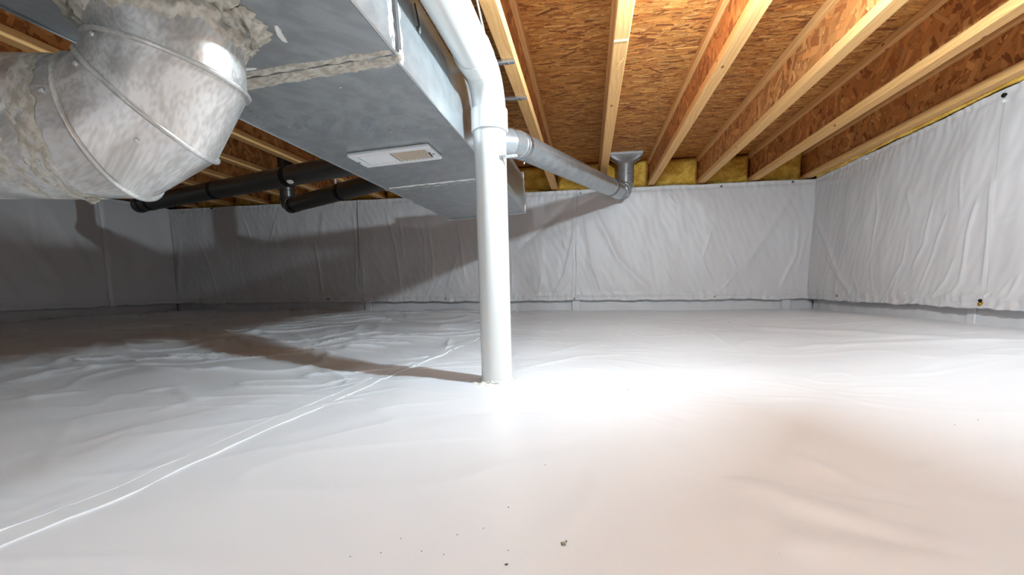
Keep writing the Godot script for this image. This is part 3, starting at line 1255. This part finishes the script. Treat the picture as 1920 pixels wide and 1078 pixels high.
func _round_elbow() -> void:
	var ax := -0.7138
	var az := 0.7296
	var yh := 0.278
	var r := 0.1116
	var R := 0.1395
	var ang := 0.2747
	var hd := D(-cos(ang), -0.006, -sin(ang)).normalized()
	var corner := P(ax, yh, az)
	var c := corner + hd * R + Vector3.UP * R
	var t := thing("round_duct_elbow", "big mottled galvanized round elbow joining the trunk duct's underside to a pipe leading left", "duct", corner)
	var k := R / cos(deg_to_rad(15.0))
	var pts := [P(ax, 0.4635, az)]
	for q in [15.0, 45.0, 75.0]:
		var w := deg_to_rad(q)
		pts.append(c - hd * k * cos(w) - Vector3.UP * k * sin(w))
	var joint := corner + hd * 0.155
	pts.append(joint)
	var names := ["collar", "gore", "gore", "throat"]
	# each gore is cut by the mitres to its neighbours, so build the whole run and keep one length at a time
	for i in 4:
		var b := MB.new()
		_gore(b, pts, i, r)
		b.commit(self, names[i], t, mat.old_duct)
	for i in [1, 2, 3]:
		var d: Vector3 = (pts[i] - pts[i - 1]).normalized()
		var d2: Vector3 = (pts[i + 1] - pts[i]).normalized()
		var b := MB.new()
		bead(b, pts[i], (d + d2).normalized(), d, r + 0.0015, 0.0042)
		b.commit(self, "seam_bead", t, mat.old_duct)
	var b := MB.new()
	b.pipe([corner + hd * 0.145, corner + hd * 3.35], r + 0.0012, 64, false, true)
	b.commit(self, "pipe", t, mat.old_duct)
	b = MB.new()
	ring_smear(b, corner + hd * 0.162, hd, r + 0.001, 0.020, 0.0016, 3, 0.5)
	b.commit(self, "sealant_band", t, mat.sealant)
	b = MB.new()
	ring_smear(b, corner + hd * 0.21, hd, r + 0.001, 0.028, 0.0010, 9, 0.6)
	b.commit(self, "sealant_band", t, mat.sealant)
	b = MB.new()
	lump(b, corner + hd * 0.150 + Vector3.DOWN * (r + 0.004), Vector3(0.011, 0.006, 0.008), 8, 0.7)
	b.commit(self, "sealant_band", t, mat.sealant)
	# thick sealant where the collar meets the trunk
	b = MB.new()
	ring_smear(b, P(ax, 0.455, az), Vector3.UP, r, 0.030, 0.014, 5, 0.45)
	b.commit(self, "sealant", t, mat.sealant)
	b = MB.new()
	var loop := []
	for i in 41:
		var w := TAU * i / 40.0
		loop.append(Vector3(ax + cos(w) * 0.125, 0, az + sin(w) * 0.125))
	var ring := []
	for q in loop:
		var u: float = (-0.403 - q.x) / cos(TILT)
		ring.append(T(u, -0.001, q.z))
	smear(b, ring, -TB().y, 0.022, 0.012, 7, 0.5)
	b.commit(self, "sealant", t, mat.sealant)
	# flakes of sealant hanging off the collar
	b = MB.new()
	var sd := (P(ax, 0.43, az) * Vector3(-1, 0, -1)).normalized()
	smear(b, [P(ax - 0.04, 0.438, az - 0.1), P(ax - 0.043, 0.42, az - 0.1005), P(ax - 0.05, 0.408, az - 0.0995)], D(-0.35, 0, -0.93), 0.003, 0.003, 21, 0.8)
	b.commit(self, "sealant", t, mat.white_sealant)
	for q in [[1, 0.45], [2, 0.40], [2, -0.75], [3, 0.2]]:
		var i: int = q[0]
		var d: Vector3 = (pts[i + 1] - pts[i]).normalized() if i < 3 else hd
		var side := hd.cross(Vector3.UP).normalized()
		var o := (-side * cos(q[1]) + side.cross(d) * sin(q[1])).normalized()
		o = (o - d * o.dot(d)).normalized()
		if o.dot(D(0, 0, -1)) < 0.0:
			o = -o
		b = MB.new()
		b.lathe(pts[i] + d * 0.022 + o * r, o, [[0.0, 0.0045], [0.0025, 0.004], [0.004, 0.0]], 10)
		b.commit(self, "rivet", t, mat.old_duct)


# one mitred length of a duct along pts
func _gore(b: MB, pts: Array, i: int, r: float, seg := 64) -> void:
	var whole := MB.new()
	whole.pipe(pts, r, seg, false, false)
	var per := (seg + 1) * 2
	b.grid(whole.v.slice(i * per, (i + 1) * per), whole.n.slice(i * per, (i + 1) * per), whole.uv.slice(i * per, (i + 1) * per), seg + 1, 2)


func _branch(t: Node3D, from: Vector3, to: Vector3, r0: float, r1: float, m: Material, bands: Array, neck_to: Vector3, boot_y: float, boot_w: float) -> void:
	var d := (to - from).normalized()
	var b := MB.new()
	b.pipe([from, to], [r0, r1], 36, false, true)
	b.commit(self, "pipe", t, m)
	for q in bands:
		var p := from.lerp(to, q[0])
		var r := lerpf(r0, r1, q[0]) + 0.002
		b = MB.new()
		b.lathe(p - d * q[1] / 2, d, [[0.0, r - 0.003], [0.0, r], [q[1], r], [q[1], r - 0.003]], 36)
		b.commit(self, "joint_band", t, q[2])
	# an adjustable elbow of four gores turning up into the neck
	var flat := Vector3(neck_to.x - to.x, 0, neck_to.z - to.z).normalized()
	var pts := [to - d * 0.005]
	for w in [15.0, 45.0, 75.0]:
		var a := deg_to_rad(w)
		var reach := r1 * 1.25
		pts.append(to + flat * reach * sin(a) / cos(deg_to_rad(15.0)) + Vector3.UP * (reach - reach * cos(a) / cos(deg_to_rad(15.0))))
	var last: Vector3 = to + flat * r1 * 1.25 + Vector3.UP * (r1 * 1.25 + 0.01)
	pts.append(last)
	b = MB.new()
	b.pipe(pts, r1 - 0.0015, 36, false, false)
	b.commit(self, "elbow", t, m)
	for i in [1, 2, 3]:
		var e: Vector3 = (pts[i] - pts[i - 1]).normalized()
		var e2: Vector3 = (pts[i + 1] - pts[i]).normalized()
		b = MB.new()
		bead(b, pts[i], (e + e2).normalized(), e, r1, 0.0028, 36)
		b.commit(self, "elbow_bead", t, mat.bright_steel if m == mat.duct else m)
	var top := P(0, boot_y, 0).y
	b = MB.new()
	b.pipe([last - Vector3.UP * 0.01, Vector3(last.x, top - 0.095, last.z)], r1, 36, false, false)
	b.commit(self, "neck", t, m)
	for h in [0.03, 0.06]:
		b = MB.new()
		bead(b, last + Vector3.UP * h, Vector3.UP, Vector3.UP, r1 + 0.0005, 0.0022, 36)
		b.commit(self, "neck_bead", t, m)
	b = MB.new()
	# boot: round at the neck, oblong at the top
	var nu := 65
	var p := PackedVector3Array()
	var nn := PackedVector3Array()
	var uv := PackedVector2Array()
	for j in 9:
		var k := j / 8.0
		for i in nu:
			var w := TAU * i / (nu - 1)
			var c := Vector2(cos(w), sin(w))
			var box := c / maxf(absf(c.x), absf(c.y)) * Vector2(boot_w / 2, 0.052)
			var q := (c * r1).lerp(box, smoothstep(0.0, 1.0, k))
			p.append(Vector3(last.x + q.x, top - 0.10 + 0.075 * k, last.z + q.y))
			uv.append(Vector2(w * 0.06, k * 0.07))
	var tmp := MB.new()
	tmp.sheet(p, uv, nu, 9, Vector3.UP)
	for i in p.size():
		var o := Vector3(p[i].x - last.x, 0, p[i].z - last.z)
		if tmp.n[i].dot(o) < 0.0:
			tmp.n[i] = -tmp.n[i]
	b.grid(p, tmp.n, uv, nu, 9)
	b.commit(self, "boot", t, m)
	b = MB.new()
	b.box(Vector3(last.x, top - 0.0125, last.z), Vector3(boot_w + 0.002, 0.025, 0.106), 0.003)
	b.commit(self, "boot_collar", t, mat.bright_steel if m == mat.duct else m)


func _branches() -> void:
	# to the right, behind the white pipe
	var t := thing("branch_duct", "small bright round duct running right from behind the white pipe to a register boot", "duct", P(-0.3, 0.6, 2.05), "round branch ducts")
	var b := MB.new()
	var run := (P(0.19, 0.775, 3.82) - P(-0.303, 0.615, 2.05)).normalized()
	b.pipe([P(-0.398, 0.600, 1.93), P(-0.375, 0.601, 1.94), P(-0.335, 0.604, 1.97), P(-0.312, 0.610, 2.015), P(-0.303, 0.615, 2.05)], 0.056, 32, false, false)
	b.commit(self, "takeoff", t, mat.duct)
	for q in [[P(-0.375, 0.601, 1.94), 0.7], [P(-0.335, 0.604, 1.97), 0.45], [P(-0.312, 0.610, 2.015), 0.15]]:
		b = MB.new()
		bead(b, q[0], D(q[1], 0.05, 1.0 - q[1]).normalized(), D(q[1], 0.05, 1.0 - q[1]).normalized(), 0.0565, 0.0028, 32)
		b.commit(self, "elbow_bead", t, mat.bright_steel)
	_branch(t, P(-0.303, 0.615, 2.05), P(0.235, 0.772, 3.92), 0.0555, 0.0665, mat.duct, [[0.008, 0.03, mat.bright_steel], [0.85, 0.05, mat.dull_steel]], P(0.31, 0, 4.0), DECK_Y, 0.265)
	b = MB.new()
	b.lathe(P(-0.29, 0.556, 2.10), Vector3.DOWN, [[0.0, 0.004], [0.006, 0.004], [0.009, 0.0]], 8)
	b.commit(self, "screw", t, mat.bright_steel)
	# to the left, in the shade, which their darkened steel also carries
	t = thing("branch_duct", "upper of the two dark round ducts in shade left of the trunk, the longer one", "duct", P(-0.93, 0.6, 2.06), "round branch ducts")
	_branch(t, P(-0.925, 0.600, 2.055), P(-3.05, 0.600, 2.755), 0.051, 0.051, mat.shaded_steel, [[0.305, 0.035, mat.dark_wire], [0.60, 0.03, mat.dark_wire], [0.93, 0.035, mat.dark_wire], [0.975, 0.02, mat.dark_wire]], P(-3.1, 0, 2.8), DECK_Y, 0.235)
	b = MB.new()
	smear(b, [P(-1.50, 0.555, 2.195), P(-1.54, 0.554, 2.207)], D(0.1, -0.75, -0.6).normalized(), 0.012, 0.001, 31)
	b.commit(self, "sealant", t, mat.white_sealant)
	t = thing("branch_duct", "lower of the two dark round ducts in shade left of the trunk, the shorter one", "duct", P(-0.93, 0.6, 2.34), "round branch ducts")
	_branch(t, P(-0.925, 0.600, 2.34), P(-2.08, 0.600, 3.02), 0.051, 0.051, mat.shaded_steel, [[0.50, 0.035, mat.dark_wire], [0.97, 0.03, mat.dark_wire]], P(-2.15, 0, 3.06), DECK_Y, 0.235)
	b = MB.new()
	b.box(P(-1.52, 0.74, 2.64), Vector3(0.012, 0.20, 0.0015), 0.0005, Basis(Vector3.UP, 0.5))
	b.commit(self, "hanger_strap", t, mat.bright_steel)


func _vent_pipe() -> void:
	var r := 0.0528
	var t := thing("vent_pipe", "white plastic vent pipe standing mid floor, its top bending towards the camera", "pipe", P(-0.312, -0.325, 1.523))
	var b := MB.new()
	b.pipe([P(-0.311, -0.345, 1.522), P(-0.326, 0.556, 1.535)], r, 48, true, true)
	b.commit(self, "riser", t, mat.pvc)
	b = MB.new()
	var up := (P(-0.326, 0.556, 1.535) - P(-0.311, -0.345, 1.522)).normalized()
	b.lathe(P(-0.3253, 0.507, 1.5345), up, [[0.0, r], [0.0, r + 0.0062], [0.002, r + 0.0074], [0.067, r + 0.0074], [0.069, r + 0.0055], [0.069, r]], 48)
	b.commit(self, "coupling", t, mat.pvc)
	var pts := [P(-0.326, 0.572, 1.535)]
	for i in 13:
		var w := PI / 2.0 * i / 12.0
		pts.append(P(-0.326 - 0.010 * i / 12.0, 0.585 + 0.093 * sin(w), 1.442 + 0.093 * cos(w)))
	pts.append(P(-0.337, 0.678, 1.385))
	b = MB.new()
	b.pipe(pts, r + 0.001, 48, true, false)
	b.commit(self, "elbow", t, mat.pvc)
	b = MB.new()
	var dr := (P(-0.345, 0.681, 0.36) - P(-0.337, 0.678, 1.41)).normalized()
	b.lathe(P(-0.337, 0.678, 1.42), dr, [[0.0, r], [0.0, r + 0.003], [0.0015, r + 0.004], [0.066, r + 0.004], [0.068, r + 0.0025], [0.068, r]], 48)
	b.commit(self, "elbow_hub", t, mat.pvc)
	b = MB.new()
	bead(b, P(-0.337, 0.678, 1.4215), dr, dr, r + 0.0025, 0.0013, 48)
	b.commit(self, "joint_line", t, mat.pvc_line)
	b = MB.new()
	b.pipe([P(-0.337, 0.678, 1.40), P(-0.345, 0.681, 0.36), P(-0.350, 0.69, -2.3)], r, 48, true, true)
	b.commit(self, "run", t, mat.pvc)
	# wing bolt on the right side of the riser
	b = MB.new()
	var c := P(-0.2745, 0.418, 1.494)
	b.lathe(P(-0.289, 0.418, 1.512), D(0.62, 0, -0.78), [[0.0, 0.006], [0.012, 0.006], [0.014, 0.0078], [0.019, 0.0078], [0.021, 0.0]], 12)
	for a in [0.3, 1.9]:
		b.pipe([c + Vector3(cos(a) * 0.5, sin(a), 0.3) * 0.016, c - Vector3(cos(a) * 0.5, sin(a), 0.3) * 0.016], 0.0015, 6)
	b.commit(self, "wing_bolt", t, mat.bright_steel)
	b = MB.new()
	b.box(P(-0.252, 0.4185, 1.50), Vector3(0.046, 0.010, 0.005), 0.0018, Basis(Vector3(0, 0, 1), 0.06))
	b.commit(self, "bolt_lever", t, mat.bright_steel)
	# sealant at the foot
	b = MB.new()
	ring_smear(b, P(-0.312, -0.321, 1.523), Vector3.UP, r, 0.012, 0.006, 41, 0.7)
	b.commit(self, "foot_sealant", t, mat.white_sealant)
	b = MB.new()
	var loop := []
	for i in 31:
		var w := TAU * i / 30.0
		loop.append(P(-0.309 + cos(w) * 0.066, -0.3255, 1.523 + sin(w) * 0.062))
	smear(b, loop, Vector3.UP, 0.020, 0.008, 43, 0.8)
	b.commit(self, "foot_sealant", t, mat.white_sealant)


func _straps() -> void:
	var said := ["steel bar fixed under the joist beside the white pipe's elbow, nearer the camera", "steel bar fixed under the joist beside the white pipe's elbow, farther from the camera"]
	for i in 2:
		var z: float = [1.775, 2.105][i]
		var t := thing("support_bar", said[i], "bracket", P(-0.5, JOIST_Y, z), "steel bars carrying the trunk duct")
		var b := MB.new()
		b.box(P(-0.508, JOIST_Y - 0.0075, z), Vector3(0.46, 0.013, 0.022), 0.003, Basis(), 0)
		b.commit(self, "bar", t, mat.bright_steel)
		for x in [-0.303, -0.713]:
			b = MB.new()
			b.lathe(P(x, JOIST_Y - 0.013, z), Vector3.DOWN, [[0.0, 0.006], [0.003, 0.006], [0.0045, 0.004], [0.0045, 0.0]], 6)
			b.commit(self, "bolt", t, mat.dull_steel)
	var t := thing("hanger_cable", "thin white cable dropping from the joist flange beside the white vent pipe", "cable", P(-0.334, 0.87, 1.40))
	var b := MB.new()
	b.pipe([P(-0.3315, 0.874, 1.39), P(-0.331, 0.84, 1.41), P(-0.312, 0.745, 1.43), P(-0.302, 0.728, 1.43)], 0.0032, 8)
	b.commit(self, "cable", t, mat.white_cable)


func _crumbs() -> void:
	var big := thing("leaf_scrap", "pale greenish dry scrap lying on the white sheet near the bottom of the picture", "debris", P(-0.029, ground(-0.029, 0.545), 0.545))
	var b := MB.new()
	lump(b, P(-0.029, ground(-0.029, 0.545) + 0.0012, 0.545), Vector3(0.0032, 0.0014, 0.0036), 3, 0.9)
	b.commit(self, "scrap", big, mat.leaf_scrap)
	b = MB.new()
	lump(b, P(-0.0257, ground(-0.026, 0.551) + 0.001, 0.551), Vector3(0.0012, 0.001, 0.0016), 6, 0.9)
	b.commit(self, "stalk", big, mat.leaf_scrap)
	var br := thing("brown_crumb", "small brown crumb on the white sheet at the bottom edge of the picture", "debris", P(-0.093, ground(-0.093, 0.492), 0.492))
	b = MB.new()
	lump(b, P(-0.093, ground(-0.093, 0.492) + 0.0008, 0.492), Vector3(0.0018, 0.0009, 0.0009), 12, 0.8)
	b.commit(self, "crumb", br, mat.brown_scrap)
	for q in [[-0.287, 0.484], [-0.075, 0.784], [-0.169, 0.547], [-0.173, 0.502], [0.819, 1.151], [0.878, 1.171], [0.379, 0.659], [0.315, 0.742], [-0.855, 1.603], [-0.253, 0.497], [0.232, 0.568], [-0.096, 0.521], [0.926, 3.232], [0.122, 1.422], [-0.203, 0.506], [0.880, 2.774], [0.309, 0.708], [-0.138, 0.566], [-0.241, 0.530], [-0.114, 0.626]]:
		var s: float = 0.0005 + 0.0004 * q[1] * rng.randf_range(0.7, 1.5)
		var g := thing("grit_speck", "tiny dark speck of grit on the white ground sheet", "debris", P(q[0], ground(q[0], q[1]), q[1]), "specks of grit on the ground sheet")
		b = MB.new()
		lump(b, P(q[0], ground(q[0], q[1]) + s * 0.5, q[1]), Vector3(s, s * 0.7, s * 0.8), int(q[0] * 1000), 0.6)
		b.commit(self, "grit", g, mat.grit)


# ---------------------------------------------------------------- creases: [u0, v0, u1, v1, width mm, height mm]
const FAR := [
	[-3.72, 0.74, -3.60, 0.52, 7, 4, 3],
	[-3.62, 0.77, -3.54, 0.50, 8, 6, 3],
	[-3.48, 0.65, -3.44, 0.24, 8, 5, 1], [-3.44, 0.24, -3.42, 0.02, 8, 5, 2],
	[-3.36, 0.74, -3.27, 0.41, 7, 6, 3],
	[-3.90, 0.54, -3.78, 0.26, 9, 6, 1], [-3.78, 0.26, -3.72, -0.05, 9, 6, 2],
	[-3.52, 0.47, -3.53, 0.10, 8, 5, 3],
	[-4.10, 0.59, -4.18, -0.09, 25, 10, 3],
	[-4.02, 0.17, -4.11, -0.09, 10, 4, 3],
	[-2.96, 0.77, -3.10, 0.43, 9, 6, 3],
	[-2.96, 0.76, -3.00, 0.55, 7, 4, 3],
	[-2.68, 0.58, -2.75, 0.36, 6, 4, 3],
	[-2.61, 0.51, -2.58, 0.20, 11, 8, 1], [-2.58, 0.20, -2.56, -0.05, 11, 8, 2],
	[-2.49, 0.77, -2.56, 0.38, 30, 9, 3],
	[-2.20, 0.77, -2.18, 0.42, 8, 5, 1], [-2.18, 0.42, -2.20, -0.08, 8, 5, 2],
	[-1.87, 0.78, -1.78, 0.36, 9, 6, 1], [-1.78, 0.36, -1.74, -0.07, 9, 6, 2],
	[-1.74, 0.74, -1.71, 0.41, 7, 4, 1], [-1.71, 0.41, -1.72, 0.23, 7, 4, 2],
	[-1.55, 0.71, -1.50, 0.44, 6, 4, 1], [-1.50, 0.44, -1.50, 0.07, 6, 4, 2],
	[-1.47, 0.64, -1.42, 0.25, 8, 5, 1], [-1.42, 0.25, -1.43, 0.05, 8, 5, 2],
	[-1.19, 0.63, -1.15, 0.37, 8, 5, 1], [-1.15, 0.37, -1.12, 0.07, 8, 5, 2],
	[-1.18, 0.32, -1.31, -0.06, 8, 5, 3],
	[-1.42, 0.06, -1.51, -0.09, 9, 4, 3],
	[-1.33, 0.12, -1.43, -0.03, 9, 4, 3],
	[-0.09, 0.79, -0.32, 0.59, 30, -8, 1], [-0.32, 0.59, -0.67, 0.30, 30, -8, 2],
	[-0.10, 0.58, -0.21, 0.11, 14, 8, 1], [-0.21, 0.11, -0.31, -0.09, 14, 8, 2],
	[-0.05, 0.62, 0.03, 0.18, 10, 6, 1], [0.03, 0.18, 0.12, -0.08, 10, 6, 2],
	[-0.01, 0.74, 0.25, 0.23, 32, 9, 1], [0.25, 0.23, 0.53, -0.07, 32, 9, 2],
	[-0.41, 0.12, -0.45, -0.07, 9, 5, 3],
	[-0.68, 0.30, -0.69, -0.10, 8, 4, 3],
	[-0.23, 0.43, -0.20, 0.32, 8, 5, 3],
	[0.62, 0.19, 0.74, -0.07, 9, 5, 3],
	[0.97, 0.16, 1.03, 0.01, 8, 4, 3],
	[0.63, 0.78, 0.73, 0.65, 9, 4, 3],
	[-0.14, 0.11, -0.28, -0.07, 12, 6, 3],
	[-0.03, 0.29, 0.12, -0.05, 9, 5, 3],
	[1.63, 0.77, 1.45, 0.44, 26, 8, 1], [1.45, 0.44, 1.26, 0.12, 26, 8, 2],
	[1.67, 0.53, 1.66, 0.23, 14, 6, 1], [1.66, 0.23, 1.54, -0.06, 14, 6, 2],
	[1.74, 0.46, 1.67, 0.07, 10, 5, 3],
	[1.01, 0.48, 0.94, 0.23, 9, 4, 1], [0.94, 0.23, 1.04, -0.05, 9, 4, 2],
	[1.14, 0.28, 1.23, 0.10, 8, 4, 3],
	[1.22, 0.10, 1.09, -0.05, 9, 5, 3],
]
const RIGHT := [
	[3.99, 0.78, 3.57, 0.72, 12, 4, 3],
	[3.27, 0.61, 3.24, 0.44, 8, 5, 1], [3.24, 0.44, 3.28, 0.14, 8, 5, 2],
	[2.59, 0.52, 2.58, 0.32, 7, 5, 3],
	[2.77, 0.46, 2.82, 0.20, 9, 6, 1], [2.82, 0.20, 2.91, 0.06, 9, 6, 2],
	[2.66, 0.37, 2.74, 0.19, 8, 6, 1], [2.74, 0.19, 2.83, -0.08, 8, 6, 2],
	[2.48, 0.39, 2.53, 0.23, 9, 7, 1], [2.53, 0.23, 2.55, 0.00, 9, 7, 0], [2.55, 0.00, 2.60, -0.07, 9, 7, 2],
	[2.41, 0.48, 2.41, 0.26, 12, 8, 1], [2.41, 0.26, 2.43, -0.05, 12, 8, 2],
	[3.00, 0.06, 3.04, -0.07, 7, 5, 3],
	[2.95, 0.26, 2.98, 0.12, 9, 5, 1], [2.98, 0.12, 3.09, -0.05, 9, 5, 2],
	[2.59, 0.13, 2.64, 0.01, 7, 5, 1], [2.64, 0.01, 2.72, -0.08, 7, 5, 2],
	[2.23, 0.05, 2.29, -0.09, 8, 6, 3],
	[2.28, 0.02, 2.34, -0.08, 7, 5, 3],
	[4.11, 0.60, 3.65, 0.05, 22, 8, 1], [3.65, 0.05, 3.44, -0.10, 22, 8, 2],
	[3.89, 0.26, 3.67, 0.05, 14, 6, 1], [3.67, 0.05, 3.68, -0.08, 14, 6, 2],
	[3.28, 0.13, 3.25, -0.06, 8, 4, 3],
	[3.00, 0.55, 2.92, 0.36, 9, 4, 3],
	[2.26, 0.28, 2.40, 0.26, 7, 4, 3],
	[3.48, 0.05, 3.36, -0.08, 10, 5, 3],
	[2.55, -0.01, 2.53, 0.03, 8, 4, 3],
]
const FOLDS := [
	[-2.50, 2.83, -2.00, 2.15, 26, 7.5, 1], [-2.00, 2.15, -2.10, 2.56, 26, 7.5, 2],
	[-1.93, 2.08, -1.69, 1.74, 22, 6, 3],
	[-1.92, 2.68, -1.51, 2.30, 26, 10.5, 3],
	[-1.50, 2.30, -1.37, 2.02, 16, 4.5, 3],
	[-1.57, 2.76, -1.20, 2.26, 22, 9, 3],
	[-1.56, 2.78, -1.33, 2.74, 16, 6, 3],
	[-1.75, 2.15, -1.62, 2.10, 19, 6, 1], [-1.62, 2.10, -1.32, 1.83, 19, 6, 2],
	[-1.22, 1.80, -1.10, 1.75, 16, 6.8, 1], [-1.10, 1.75, -0.84, 1.50, 16, 6.8, 2],
	[-0.91, 1.62, -0.84, 1.43, 13, 3.8, 3],
	[-2.17, 2.78, -2.00, 2.97, 19, 5.2, 3],
	[-2.23, 2.47, -2.03, 2.81, 22, 6, 3],
	[-1.73, 3.17, -1.40, 3.55, 14, 5.2, 1], [-1.40, 3.55, -0.98, 3.69, 14, 5.2, 2],
	[-1.41, 1.18, -1.37, 1.30, 22, 5.2, 1], [-1.37, 1.30, -1.07, 1.08, 22, 5.2, 2],
	[-1.01, 0.71, -1.06, 0.93, 8, 2.2, 1], [-1.06, 0.93, -1.02, 1.11, 8, 2.2, 2],
	[-0.72, 0.60, -0.78, 0.71, 6, 1.5, 3],
	[-1.01, 1.06, -0.96, 1.26, 10, 2.2, 3],
	[-0.92, 1.30, -0.81, 1.53, 11, 3, 3],
	[-0.28, 1.74, -0.06, 2.13, 19, 4.5, 1], [-0.06, 2.13, 0.20, 2.26, 19, 4.5, 2],
	[-0.26, 2.11, -0.01, 2.56, 16, 3, 3],
	[0.28, 1.51, 0.46, 1.41, 8, 3, 3],
	[0.46, 1.41, 0.69, 1.41, 8, 2.2, 3],
	[0.74, 1.36, 0.67, 1.06, 8, 1.5, 3],
	[0.12, 1.20, 0.21, 1.09, 22, 3.8, 1], [0.21, 1.09, 0.22, 1.00, 22, 3.8, 2],
	[0.23, 0.79, 0.35, 0.69, 35, 7.5, 1], [0.35, 0.69, 0.48, 0.57, 35, 7.5, 2],
	[0.23, 0.60, 0.34, 0.58, 42, 6.8, 1], [0.34, 0.58, 0.48, 0.56, 42, 6.8, 2],
	[0.37, 0.95, 0.43, 0.85, 26, 4.5, 1], [0.43, 0.85, 0.47, 0.74, 26, 4.5, 2],
	[0.96, 2.38, 1.32, 2.15, 48, 7.5, 1], [1.32, 2.15, 1.54, 1.90, 48, 7.5, 2],
	[0.64, 3.13, 0.54, 2.66, 10, 3.8, 3],
	[0.70, 3.24, 0.72, 2.30, 16, 3.8, 3],
	[0.93, 3.08, 1.32, 2.55, 48, 7.5, 1], [1.32, 2.55, 1.47, 1.96, 48, 7.5, 2],
	[0.51, 3.36, 0.67, 3.26, 16, 3.8, 3],
	[-1.96, 1.20, -2.05, 1.48, 26, 7.5, 1], [-2.05, 1.48, -1.93, 1.66, 26, 7.5, 2],
	[-2.16, 1.43, -2.43, 1.94, 32, 9, 3],
	[-2.38, 1.77, -2.31, 2.22, 29, 7.5, 3],
	[-1.66, 1.01, -1.57, 1.20, 29, 6, 3],
	[-2.47, 1.92, -1.82, 1.56, 26, 6, 3],
	[-1.59, 1.51, -1.42, 1.68, 22, 4.5, 3],
	[-2.26, 1.39, -2.49, 1.72, 26, 6, 3],
	[-1.16, 0.99, -1.13, 1.24, 14, 3.8, 3],
	[-1.09, 0.79, -1.07, 0.95, 16, 3.8, 3],
	[-0.81, 1.14, -0.66, 1.29, 19, 3.8, 3],
	[-0.60, 1.17, -0.43, 0.99, 22, 3, 3],
]
const LEFT := [
	[2.92, 0.78, 2.93, 0.20, 10, 6],
	[3.00, 0.70, 3.30, 0.10, 40, 9],
	[2.70, 0.60, 3.10, 0.00, 40, 9],
	[3.58, 0.76, 3.61, -0.08, 10, 7],
	[3.46, 0.55, 3.42, -0.05, 30, 8],
	[2.50, 0.30, 2.80, -0.08, 30, 7],
]
